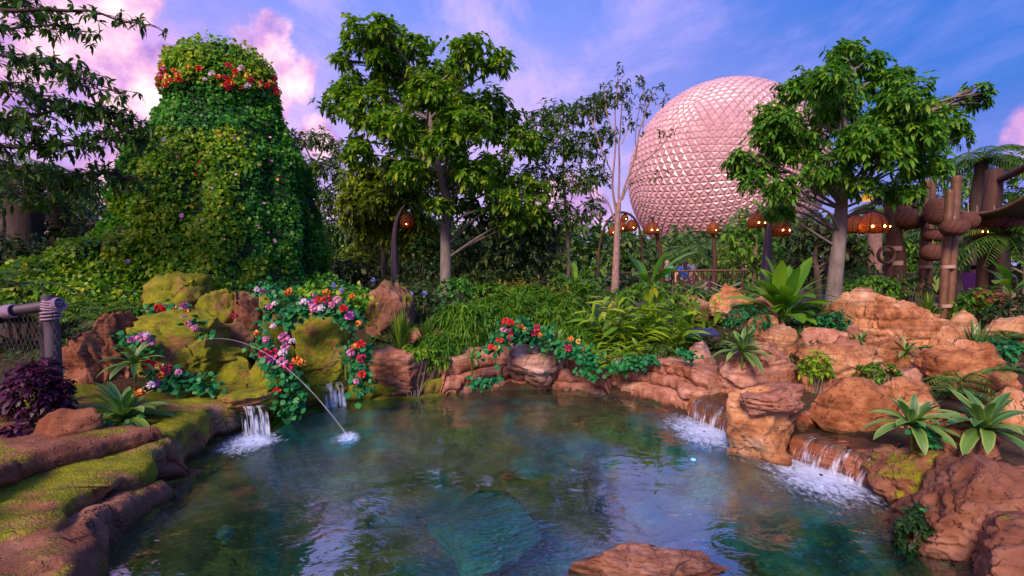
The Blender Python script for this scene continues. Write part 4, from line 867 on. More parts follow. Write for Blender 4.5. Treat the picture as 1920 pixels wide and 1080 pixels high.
def bare_tree():
    d = 11.5; base = P(1153, 545, d); g0 = Vector((base.x, base.y, gz(base.x, base.y) - .1))
    t = thing('bare_tree', 'slender nearly bare tree with many upright branches in front of sphere', 'tree', (g0.x, g0.y, g0.z + .1)); mb = MB(); ml = MB()
    mb.tube([g0, P(1153, 545, d), P(1156, 470, d), P(1158, 405, d), P(1160, 380, d)], [.115, .10, .085, .07, .06], 10)
    BR = [([(1157, 405), (1146, 350), (1150, 300), (1149, 220), (1152, 150)], .032), ([(1160, 385), (1175, 345), (1192, 300), (1205, 240), (1222, 190), (1243, 150)], .03), ([(1165, 375), (1182, 340), (1205, 305), (1228, 285), (1248, 258)], .022),
          ([(1160, 380), (1163, 320), (1166, 250), (1172, 190), (1178, 165)], .028), ([(1154, 415), (1138, 375), (1118, 360), (1098, 352)], .022), ([(1150, 330), (1128, 270), (1112, 215), (1095, 185)], .018),
          ([(1205, 240), (1212, 190), (1206, 145)], .014), ([(1149, 250), (1142, 200), (1140, 140)], .013), ([(1170, 355), (1195, 335), (1240, 325)], .012), ([(1175, 345), (1200, 345), (1225, 338)], .010), ([(1166, 270), (1185, 225), (1192, 185)], .013),
          ([(1192, 300), (1185, 250), (1188, 200)], .010), ([(1228, 285), (1236, 262), (1230, 252)], .008), ([(1145, 340), (1130, 320), (1105, 300)], .012), ([(1152, 200), (1166, 175), (1172, 150)], .009), ([(1222, 190), (1236, 205), (1240, 190)], .008), ([(1112, 240), (1122, 200), (1125, 170)], .01)]
    rr = random.Random(4)
    for k, (pl, r0) in enumerate(BR):
        off = rr.uniform(-.7, .7); n = len(pl); pts = [P(x, y, d) + Vector((0, off * i / (n - 1), 0)) for i, (x, y) in enumerate(pl)]
        fine = []
        for i in range(n - 1):
            for q in (0, .34, .67): fine.append(pts[i].lerp(pts[i + 1], q) + Vector((rr.uniform(-1, 1), rr.uniform(-1, 1), 0)) * .015)
        fine.append(pts[-1]); mb.tube(fine, np.linspace(r0, .009, len(fine)), 6)
        tips = [fine[-1], fine[-2], fine[-3]] + [fine[j] + Vector((rr.uniform(-.2, .2), rr.uniform(-.2, .2), rr.uniform(0, .2))) for j in range(len(fine) // 2, len(fine))]
        tips = np.array([tuple(p) for p in tips]); tips = np.vstack([tips] + [tips + rng.normal(0, .07, tips.shape) for _ in range(2)]) if k in (0, 1, 3, 5, 6, 7, 10, 14, 16) else tips[:2 if k in (2, 8) else 4]
        whorls(ml, tips, unit(len(tips)), 4, .11, .05, .3)
    mb.build('trunk', B_PINK, t); ml.build('crown', G_OLIVE, t)
bare_tree()

# overhanging branches at the left, from a tree that stands just outside the picture
def overhang():
    d = 6.2; base = P(-330, 560, d); g0 = Vector((base.x, base.y, gz(base.x, base.y) - .1)); t = thing('overhanging_tree', 'dark tree at left edge whose leafy branches hang into the sky', 'tree', (g0.x, g0.y, g0.z + .1)); mb = MB(); ml = MB()
    tr = [g0, P(-320, 300, d), P(-300, 0, d), P(-260, -200, d)]; mb.tube(tr, [.2, .16, .13, .09], 10)
    rr = random.Random(11)
    for (pl, r0, dens, dd, rt) in [([(-310, 40), (-100, 15), (60, 18), (160, 20), (230, 38), (283, 46)], .035, 5, 0, 18), ([(-310, 120), (-100, 60), (20, 55), (100, 45), (150, 60)], .03, 14, .3, 30), ([(-300, 180), (-60, 100), (60, 110), (130, 130), (188, 168)], .03, 22, -.3, 34), ([(-310, 200), (-80, 140), (20, 160), (90, 190)], .03, 30, .4, 36),
                            ([(-320, 300), (-60, 270), (80, 280), (150, 270), (235, 245), (268, 262)], .035, 24, 0, 28), ([(-320, 320), (-60, 240), (60, 215), (140, 205), (215, 215), (240, 235)], .03, 26, .3, 30), ([(-320, 330), (-60, 300), (60, 320), (140, 330), (210, 325), (235, 335)], .03, 26, .7, 34), ([(-320, 330), (-60, 370), (60, 370), (150, 350)], .03, 26, .9, 36), ([(-330, 350), (-80, 190), (0, 230), (70, 245)], .03, 30, -.2, 34), ([(-300, 60), (-90, -20), (10, 0), (70, 5)], .03, 24, .5, 34), ([(-330, 370), (-90, 330), (10, 350), (110, 390)], .03, 26, 1.2, 34)]:
        n = len(pl); pts = [P(x, y, d + dd) for x, y in pl]; pts[0] = Vector((pts[0].x, tr[1].y, pts[0].z)); fine = []
        for i in range(n - 1):
            for q in (0, .25, .5, .75): fine.append(pts[i].lerp(pts[i + 1], q) + Vector((rr.uniform(-1, 1), rr.uniform(-1, 1), rr.uniform(-1, 1))) * .02)
        fine.append(pts[-1]); mb.tube(fine, np.linspace(r0, .006, len(fine)), 6)
        tips = []
        for j in range(len(fine) // 4, len(fine)):
            for _ in range(dens // 3 + 1):
                e = fine[j] + Vector((rr.gauss(0, 1), rr.gauss(0, 1.6), rr.gauss(0, .6))) * M(rt, d) * .55; tips.append(tuple(e)); mb.tube([fine[j], fine[j].lerp(e, .5) + Vector((0, 0, .02)), e], [.006, .005, .003], 4, False)
        tips = np.array(tips); whorls(ml, tips, unit(len(tips)) * np.array([1, 1, .4]), 6, .115, .042, .35)
    mb.build('trunk', B_DARK, t); ml.build('crown', G_DARK2, t)
G_DARK2 = leaf_mat('overhang_leaf', [(.008, .030, .010), (.018, .060, .012), (.04, .10, .016), (.08, .14, .02)])
overhang()

# far wood closing the view between the trees
mb = MB(); n = 5200; a_ = rng.uniform(-1.25, 1.25, n); dist = rng.uniform(36, 52, n)
x_ = np.sin(a_) * dist; y_ = np.cos(a_) * dist; hmax = 5.2 + 1.9 * n1(a_ * 6, 4) + .8 * n1(a_ * 23, 5); z_ = .4 + hmax * rng.random(n) ** .8
whorls(mb, np.stack([x_, y_, z_], -1), unit(n, -.2), 5, .85, .5, .3)
o = stuff(mb.build('far_wood', G_LOOSE)); o['label'] = 'dark far wood along the horizon'; o['category'] = 'wood'

# ------------------------------------------------------------------ topiary (a plain ivy clad mound with a flower band)
D0 = 9.6
OUT = [(98, 385, 455), (104, 362, 478), (120, 340, 494), (145, 331, 503), (175, 333, 508), (205, 338, 512), (235, 318, 524), (265, 296, 540), (300, 272, 554), (340, 256, 564), (385, 244, 572), (430, 236, 578), (480, 232, 584), (530, 230, 590), (590, 226, 596)]
ys = np.array([o_[0] for o_ in OUT], float); lx = np.array([o_[1] for o_ in OUT], float); rx_ = np.array([o_[2] for o_ in OUT], float)
def topi(py, a):
    """surface point of the mound at photo row py and angle a (a=-pi/2 faces the camera)"""
    l, r_ = np.interp(py, ys, lx), np.interp(py, ys, rx_); c = (l + r_) / 2; hw = (r_ - l) / 2 * D0 / F
    fold = 1 + (.05 * np.sin(a * 9 + py * .012) + .03 * np.sin(a * 17 + 2)) * sst(py, 230, 330)
    crown = 1 + .05 * np.exp(-((py - 178) / 16) ** 2)
    X = (c - 960) / F * D0 + hw * fold * crown * np.cos(a) * .97; Y = D0 + .15 + hw * .78 * fold * crown * np.sin(a); Z = H - (py - HOR) / F * D0
    return np.stack([X, Y, Z + X * 0], -1)
pya = np.r_[98, 99, 101, np.linspace(104, 590, 90)]; aa = np.linspace(0, 2 * np.pi, 96, endpoint=False)
Vt = np.stack([topi(np.full(96, p), aa) for p in pya]); cap = Vt[0].mean(0)
Vt[0] = cap + (Vt[0] - cap) * .05; Vt[1] = cap + (Vt[1] - cap) * .5
tp_loc = (cap[0], D0 + .15, 1.0)
top_ = thing('ivy_topiary', 'towering ivy clad garden mound with a band of red flowers near top', 'topiary', tp_loc)
m_core = plain('topiary_moss', (.010, .030, .008), .95, var=.4)
MB().grid(Vt, wrap=True).build('core', m_core, top_)
def ivy_cover(n, front, L, mb, rlo=0.0, rhi=1.0):
    py = rng.uniform(96, 585, n * 2); w_ = np.interp(py, ys, rx_ - lx); keep = rng.random(n * 2) < w_ / 370; py = py[keep][:n]; a = rng.uniform(0, 2 * np.pi, len(py))
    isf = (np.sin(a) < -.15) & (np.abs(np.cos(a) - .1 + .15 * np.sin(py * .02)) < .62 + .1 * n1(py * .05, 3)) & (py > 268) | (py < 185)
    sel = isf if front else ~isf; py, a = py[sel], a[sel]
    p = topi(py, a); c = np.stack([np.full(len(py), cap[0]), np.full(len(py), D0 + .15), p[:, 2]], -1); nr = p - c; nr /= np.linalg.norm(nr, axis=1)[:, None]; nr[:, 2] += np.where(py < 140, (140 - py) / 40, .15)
    lump = fbm(p * 2.6, 3, 31)
    O = p + nr * (rng.uniform(-.02, .10, len(py)) + .10 * lump)[:, None]
    Dr = nr * .55 + rng.normal(0, .55, p.shape) + np.array([0, 0, -.45]); s_ = L * rng.uniform(.7, 1.3, len(py))
    rn = np.clip(rng.random(len(py)) * .8 + .1 + .35 * lump, 0, 1)
    leaves(mb, O, Dr, s_, s_ * .85, 'diamond', .1, .25, up=nr + rng.normal(0, .3, nr.shape), rnd=rn)
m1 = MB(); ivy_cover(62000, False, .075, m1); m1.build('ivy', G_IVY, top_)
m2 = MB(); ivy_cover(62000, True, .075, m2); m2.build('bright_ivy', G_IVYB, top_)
# ivy spilling down as a skirt over the bank at both sides
def lumps_cover(lst, n, L, mat, name, parent, core=True, lm='diamond', thick=.10):
    mbc, mbl = MB(), MB(); V, Fc = ICO[4]
    tot = sum(a * c for *_, a, b_, c in lst)
    for k, (px, py, d, a, b_, c) in enumerate(lst):      # half sizes across, deep, high in metres
        ctr = np.array(P(px, py, d)); Vv = V * (1 + .16 * fbm(V * 2 + k, 2, k)[:, None]) * np.array([a, b_, c]) + ctr
        if core: mbc.add(Vv, Fc)
        m_ = int(n * a * c / tot); U = unit(m_, -.5); q = 1 + .16 * fbm(U * 2 + k, 2, k); lump = fbm((U * np.array([a, b_, c]) + ctr) * 3, 3, 9)
        p = U * q[:, None] * np.array([a, b_, c]) + ctr + U * (rng.uniform(-.02, thick, m_) + .08 * lump)[:, None]
        Dr = U * .5 + rng.normal(0, .5, p.shape) + np.array([0, 0, -.2]); s_ = L * rng.uniform(.7, 1.3, m_)
        leaves(mbl, p, Dr, s_, s_ * .85, lm, .1, .25, up=U + np.array([0, 0, .4]) + rng.normal(0, .3, p.shape), rnd=np.clip(rng.random(m_) * .8 + .1 + .35 * lump, 0, 1))
    if core: mbc.build('core', m_core, parent)
    return mbl.build(name, mat, parent)
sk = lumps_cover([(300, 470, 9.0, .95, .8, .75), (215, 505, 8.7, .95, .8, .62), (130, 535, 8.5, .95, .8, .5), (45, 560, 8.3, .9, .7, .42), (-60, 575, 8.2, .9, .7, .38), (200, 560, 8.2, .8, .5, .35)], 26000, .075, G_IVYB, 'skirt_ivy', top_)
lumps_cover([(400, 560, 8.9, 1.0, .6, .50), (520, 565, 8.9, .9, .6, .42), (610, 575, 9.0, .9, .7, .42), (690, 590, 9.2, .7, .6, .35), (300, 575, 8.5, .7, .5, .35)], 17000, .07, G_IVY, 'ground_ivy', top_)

def flower_proto(col, kind):
    mb = MB()
    if kind == 'head':
        U = unit(34, -.25); leaves(mb, U * .022, U + rng.normal(0, .5, U.shape), .034, .034, 'leaf', .1, -.2, up=unit(34))
    else:
        for k in range(6):
            a = k * math.pi / 3; leaves(mb, [(0, 0, 0)], [(math.cos(a), math.sin(a), .35)], .035, .03, 'leaf', .2, .2)
        leaves(mb, np.zeros((5, 3)), unit(5, .3), .014, .012, 'diamond', rnd=np.zeros(5))
    return proto(mb, 'flower', FL[col])
FP = {(c, k): flower_proto(c, k) for c in FL for k in ('head', 'open')}
cam_v = np.array([0, 0, H])
def add_flower(parent, pos, col, kind='head', s=1.0):
    pos = Vector(pos); rel = pos - parent_world(parent); d_ = (Vector((0, 0, H)) - pos).normalized(); nrm = (d_ + Vector((0, 0, .5)) + Vector((random.uniform(-.5, .5), random.uniform(-.5, .5), random.uniform(-.3, .3)))).normalized()
    return inst(FP[col, kind], 'flower', parent, rel, nrm.to_track_quat('Z', 'Y').to_euler(), (s * .85, s * .85, s * .85))
cols = ['red', 'crimson', 'red', 'orange', 'pink', 'yellow', 'red', 'crimson', 'white', 'orange']
for k in range(76):
    a = -math.pi * .5 + rng.uniform(-1.75, 1.75); sag = 14 * math.cos(a + math.pi / 2); py = 168 + sag + rng.normal(0, 11); p = topi(np.array([py]), np.array([a]))[0]; nr = np.array([math.cos(a), math.sin(a), .1]); p = p + nr * .15
    add_flower(top_, p, cols[k % len(cols)], 'head', rng.uniform(.8, 1.7))
for k in range(34):
    py = rng.uniform(270, 540); a = -math.pi / 2 + rng.uniform(-1.2, 1.2); p = topi(np.array([py]), np.array([a]))[0] + np.array([math.cos(a), math.sin(a), .2]) * .13
    add_flower(top_, p, ['pink', 'orange', 'white', 'crimson', 'magenta'][k % 5], 'open', rng.uniform(.8, 1.4))
for (px, py) in [(150, 500), (165, 515), (205, 465), (248, 445), (340, 405), (285, 372), (240, 490), (195, 460), (110, 505), (250, 545), (115, 520), (330, 560), (380, 585)]:
    add_flower(top_, P(px, py, 8.05 if py > 480 else 8.2), random.choice(['pink', 'magenta', 'white']), 'open', 1.5)

# ------------------------------------------------------------------ plants
def strap_leaf(name, L, Wd, pitch, bend, mat, fold=.25, wprof=None, margin=True):
    """one strap leaf along +Y with a channelled section and pale margins"""
    n = 11; t = np.linspace(0, 1, n); ang = R(pitch) - R(bend) * t ** 1.3; dy = np.cos(ang); dz = np.sin(ang)
    y = np.r_[0, np.cumsum((dy[1:] + dy[:-1]) / 2)] * L / (n - 1); z = np.r_[0, np.cumsum((dz[1:] + dz[:-1]) / 2)] * L / (n - 1)
    w = (np.interp(t, [0, .15, .5, .8, .95, 1], [.55, .75, 1, .75, .3, .02]) if wprof is None else np.interp(t, *wprof)) * Wd / 2
    s = np.array([-1, -.72, 0, .72, 1]); mb = MB()
    Vg = np.stack([np.stack([w * k, y - dz * 0, z + fold * np.abs(k) * w], -1) for k in s])
    for k in range(4):
        r_ = .95 if (margin and k in (0, 3)) else .35 + .1 * (k == 1); sub = Vg[k:k + 2]; idx = np.arange(2 * n).reshape(2, n)
        mb.add(sub.reshape(-1, 3), [(idx[0, i], idx[0, i + 1], idx[1, i + 1], idx[1, i]) for i in range(n - 1)], r_)
    return proto(mb, name, mat)
SL = {}
def rosette(name, label, px, py, d, n, L, Wr=.16, mat=None, cat='plant', group=None, lay=((70, 40), (44, 66), (14, 70)), stem=True):
    mat = mat or G_BROM; p = P(px, py, d); t = thing(name, label, cat, p, group); key = (mat.name, Wr, lay)
    if key not in SL: SL[key] = [strap_leaf('leaf', 1.0, Wr, a, b_, mat) for a, b_ in lay]
    r = random.Random(int(px * 7 + py)); k = 0
    n = int(n * 1.35); t.location.z -= L * .16
    for i in range(n):
        q = i / n; pr = SL[key][min(len(lay) - 1, int(q * len(lay)))]; l = L * (.75 + .3 * q) * r.uniform(.85, 1.1)
        inst(pr, 'leaf', t, (0, 0, 0), (R(r.uniform(-8, 8)), R(r.uniform(-8, 8)), i * 2.39996 + r.uniform(-.2, .2)), (l * r.uniform(.9, 1.15), l, l))
    if stem: MB().tube([p - Vector((0, 0, .30)), p - Vector((0, 0, .2)), p - Vector((0, 0, L * .16))], [.012, .015, .015], 8).build('stem', G_GRASS, t)
    return t
rosette('bromeliad', 'large striped bromeliad on the mossy left bank', 228, 772, 4.6, 26, .56, .20)
rosette('bromeliad', 'striped bromeliad beside the pink flowers behind large bromeliad', 252, 672, 5.4, 16, .40, .20)
rosette('bromeliad', 'small bromeliad on brown stone beside the purple shrub', 120, 800, 4.1, 9, .24)
rosette('bromeliad', 'dark bromeliad in front of the round boss stone', 375, 722, 5.7, 12, .28)
rosette('bromeliad', 'pale bromeliad below the big yellow mossed boulder', 648, 672, 6.25, 13, .34)
rosette('bromeliad', 'grey green bromeliad on ledge right of red geraniums', 1040, 645, 7.2, 20, .44, .18)
rosette('agave', 'grey green agave spreading above the layered orange ledge', 1392, 650, 6.0, 30, .46, .16)
rosette('bromeliad', 'striped bromeliad above mossy wedge at right', 1712, 785, 3.95, 20, .40, .22)
rosette('bromeliad', 'larger striped bromeliad at the right edge above the brown boulder', 1845, 790, 3.85, 22, .48, .22)
rosette('bromeliad', 'small bromeliad between the pink boulder and tall tan boulder', 1500, 625, 7.6, 12, .28)
rosette('bromeliad', 'leafy bromeliad hanging below the tall tan boulder', 1612, 640, 6.9, 12, .30)
rosette('bromeliad', 'dark bromeliad in front of the double layered boulder', 1700, 655, 6.1, 12, .28)
rosette('bromeliad', 'yellow bromeliad at foot of the feathery shrubs on left ledge', 885, 668, 6.9, 12, .25)

def spiky(name, label, px, py, d, n, L, Wd, mat, cat='grass', spread=.45, droop=.5, group=None):
    p = P(px, py, d); t = thing(name, label, cat, p, group); mb = MB(); a = rng.uniform(0, 2 * np.pi, n); sp = spread * rng.random(n) ** .7
    D = np.stack([np.cos(a) * sp, np.sin(a) * sp, np.ones(n)], -1); O = np.array(p) + np.stack([np.cos(a), np.sin(a), 0 * a], -1) * .06 * rng.random(n)[:, None] - np.array([0, 0, .08])
    up = np.stack([-np.cos(a), -np.sin(a), .3 + 0 * a], -1)
    leaves(mb, O, D, L * rng.uniform(.6, 1.1, n), Wd, 'blade', droop * sp / spread, .3, up=up); mb.build('blades', mat, t); return t
spiky('strappy_grass', 'tall clump of strappy grass left of the grey trunk', 752, 648, 7.3, 130, .78, .030, G_GRASS)
spiky('strappy_grass', 'smaller strappy clump right of the tall strappy grass', 800, 640, 7.8, 80, .62, .026, G_GRASS)
spiky('yucca', 'spiky blue green yucca beside broad pointed boulder', 1832, 655, 6.4, 60, .50, .035, G_BROM, 'plant', .8, .2)
spiky('yucca', 'spiky plant on top of the double layered boulder', 1742, 585, 8.0, 50, .55, .03, G_GRASS, 'plant', .8, .5)
spiky('yucca', 'grassy tuft behind tall tan boulder', 1650, 600, 8.2, 60, .5, .025, G_GRASS, 'grass', .8, .6)
spiky('yucca', 'low tuft on the wet step under the mossy wedge', 1675, 855, 3.95, 26, .16, .02, G_GING, 'grass', 1.0, .7)

def shrub(name, label, px, py, rx, ry, d, n, L, Wd, mat, cat='shrub', tm='leaf', m=5, droop=.3, group=None, core=False, part='foliage'):
    c = P(px, py, d); a, b_ = M(rx, d), M(ry, d); zg = min(gz(c.x, c.y), c.z - b_ * .6); t = thing(name, label, cat, (c.x, c.y, zg), group)
    U = unit(n, -.55); q = rng.uniform(.35, 1.0, n) ** .5 * (1 + .3 * vnoise(U * 2.4 + px, int(px))); pts = np.array(c) + U * q[:, None] * np.array([a, a * .8, b_])
    mb = MB(); whorls(mb, pts, U + np.array([0, 0, .6]) + rng.normal(0, .3, U.shape), m, L, Wd, droop, tm); mb.build(part, mat, t)
    ms = MB(); bs = Vector((c.x, c.y, zg - .08))
    for k in range(0, n, max(1, n // 14)): ms.tube(curve(bs + Vector((random.uniform(-1, 1) * a * .25, random.uniform(-1, 1) * a * .2, 0)), pts[k], -.05, .06, 5, k), [.014, .011, .009, .007, .004], 5, False)
    ms.build('stem', B_GREY, t); return t
# feathery rounded shrubs along the back
FE = [('round feathery shrub directly behind the red geraniums', 945, 600, 78, 52, 9.0), ('feathery shrub between the red geraniums and strappy grass', 862, 620, 52, 52, 8.4), ('feathery shrub left of the ginger leaves', 1040, 605, 66, 52, 9.1), ('feathery shrub at the back below croton', 1000, 572, 60, 34, 9.9), ('small feathery shrub above the bare pink shelf', 820, 655, 40, 30, 7.6), ('feathery shrub behind the grey green bromeliad', 1085, 640, 38, 40, 8.2)]
for lab, px, py, rx, ry, d in FE: shrub('feathery_shrub', lab, px, py, rx, ry, d, int(15 * rx * ry / 40), .15, .020, G_FERN, tm='blade', m=12, droop=.45, group='feathery shrubs behind the ledge')
# ginger like cane plants
def canes(name, label, px, py, d, n, h, spread, L, Wd, mat, nl=9, group=None, cat='plant'):
    p = P(px, py, d); t = thing(name, label, cat, p, group); ms, mb = MB(), MB(); sp = M(spread, d)
    for k in range(n):
        a = random.uniform(0, 6.28); b0 = p + Vector((math.cos(a), math.sin(a) * .7, 0)) * sp * .45 * random.random() - Vector((0, 0, .15)); lean = Vector((math.cos(a), math.sin(a), 0)) * sp * random.uniform(.2, .9); hh = h * random.uniform(.55, 1.05)
        pts = [b0 + lean * q ** 1.7 + Vector((0, 0, hh * q * (1 - .12 * q))) for q in np.linspace(0, 1, 8)]; ms.tube(pts, np.linspace(.010, .004, 8), 5, False)
        qs = np.linspace(.22, 1, nl); O = np.array([[np.interp(q, np.linspace(0, 1, 8), [pp[i] for pp in pts]) for i in range(3)] for q in qs]); dirc = np.array((pts[-1] - pts[3]).normalized()); s_ = np.cross(dirc, [0.3 * math.sin(k), 1, .1]); s_ /= np.linalg.norm(s_)
        sg = np.where(np.arange(nl) % 2 == 0, 1, -1)[:, None]; leaves(mb, O, s_ * sg * .8 + dirc * .7 + rng.normal(0, .18, O.shape), L * rng.uniform(.75, 1.1, nl), Wd, 'leaf', .35, .3)
    ms.build('stem', G_GRASS, t); mb.build('foliage', mat, t); return t
canes('ginger_plant', 'tall bright ginger plant right of the bare tree trunk', 1175, 660, 8.0, 30, 1.25, 75, .42, .10, G_GING)
canes('ginger_plant', 'arching ginger plant above the layered orange ledge', 1258, 662, 7.7, 26, 1.05, 72, .38, .09, G_GING)
canes('ginger_plant', 'low yellow green ginger plant behind the ledge ivy', 1165, 688, 7.3, 22, .60, 66, .28, .06, G_GING)
canes('ginger_plant', 'small ginger plant beside the dark panel', 1300, 600, 8.8, 10, .8, 40, .28, .06, G_GING)
canes('ginger_plant', 'leafy canes left of the bare tree', 1105, 560, 10.4, 9, .95, 40, .34, .08, G_FERN)
canes('croton', 'yellow croton behind feathery shrubs', 985, 555, 10.4, 16, .62, 50, .20, .045, G_CROT)
canes('croton', 'smaller croton right of the yellow croton', 1035, 562, 10.2, 12, .50, 36, .18, .04, G_CROT)
canes('croton', 'reddish croton at the foot of the pale bark trunk', 905, 575, 10.6, 8, .45, 30, .18, .04, G_CROT)
# paddle leaved plants
PW = ([0, .22, .30, .45, .7, .9, 1.0], [.06, .07, .25, .85, 1.0, .6, .05])
PL = [strap_leaf('leaf', 1.0, .20, a, b_, G_PADD, .12, PW, False) for a, b_ in ((82, 30), (68, 55), (52, 75), (34, 60))]
def paddle(label, px, py, d, n, L, group=None, wide=1.0):
    p = P(px, py, d); t = thing('paddle_leaf_plant', label, 'plant', p - Vector((0, 0, .2)), group); r = random.Random(int(px))
    for i in range(n):
        q = i / n; l = L * r.uniform(.7, 1.08) * (1 - .12 * q); inst(PL[(1, 2, 3, 0, 2, 3, 1)[i % 7]], 'leaf', t, (r.uniform(-.05, .05), r.uniform(-.05, .05), .1), (R(r.uniform(-8, 8)), R(r.uniform(-12, 12)), i * 2.39996 + r.uniform(-.3, .3)), (l * wide * r.uniform(.85, 1.2), l, l))
    MB().tube([p - Vector((0, 0, .55)), p - Vector((0, 0, .05))], [.05, .04], 8).build('stem', B_GREY, t)
paddle('big bright paddle leaved plant between sphere and palmate trunk', 1468, 592, 8.4, 52, 1.32)
paddle('banana leaved plant right behind the bare tree', 1215, 545, 11.8, 11, 1.75, wide=.8)
paddle('dark banana leaved plant left of the bare tree', 1075, 540, 12.2, 9, 1.35, wide=.8)
paddle('broad leaved plant at the right edge under the canopy', 1900, 545, 8.6, 8, .95)
# ferns
def fern(label, px, py, d, n, L, mat=G_PALM, group=None, name='fern'):
    p = P(px, py, d); t = thing(name, label, 'fern', p, group); mb = MB(); ms = MB()
    for k in range(n):
        a = k * 2.39996 + random.uniform(-.3, .3); e = random.uniform(.35, 1.1); l = L * random.uniform(.75, 1.1); q = np.linspace(0, 1, 16)
        x = np.cos(e) * q + .15 * q ** 2; z = np.sin(e) * q - .75 * q ** 2.2 * (1.1 - .4 * np.sin(e)); pts = np.stack([math.cos(a) * x * l, math.sin(a) * x * l, z * l], -1) + np.array(p)
        ms.tube(pts, np.linspace(.007, .002, 16), 4, False); tg = np.gradient(pts, axis=0); sd = np.cross(tg, [0, 0, 1.0]); sd /= np.linalg.norm(sd, axis=1)[:, None] + 1e-9
        for sg in (-1, 1):
            ll = l * .26 * np.sin(np.clip(q * .93 + .07, 0, 1) * np.pi) ** .7 + .01
            leaves(mb, pts[1:], (sd * sg + tg / (np.linalg.norm(tg, axis=1)[:, None] + 1e-9) * .45)[1:], ll[1:], l * .05, 'leaf', .25, .2)
    ms.build('stalk', G_GRASS, t); mb.build('fronds', mat, t); return t
for lab, px, py, d, n, L in [('dark fern spreading behind the roped railing', 95, 590, 6.6, 16, .75), ('fern left of the tall flat topped rock', 205, 600, 7.0, 14, .55), ('fern against the earth bank behind railing post', 150, 600, 6.5, 12, .5), ('large fern at left edge below the palms', 10, 540, 6.6, 14, .8), ('pale fern in the ivy above the earth bank', 250, 575, 7.3, 12, .4),
                             ('fern tumbling beside the broad pointed boulder', 1800, 715, 4.9, 12, .32), ('fern behind striped bromeliads at the right', 1795, 745, 4.6, 14, .36), ('small fern on dark ground below the bamboo posts', 1700, 590, 8.0, 12, .4), ('fern at right edge below the flat orange slab', 1890, 640, 6.6, 14, .5), ('fern in front of the far right boulder', 1910, 700, 4.7, 12, .35)]: fern(lab, px, py, d, n, L)
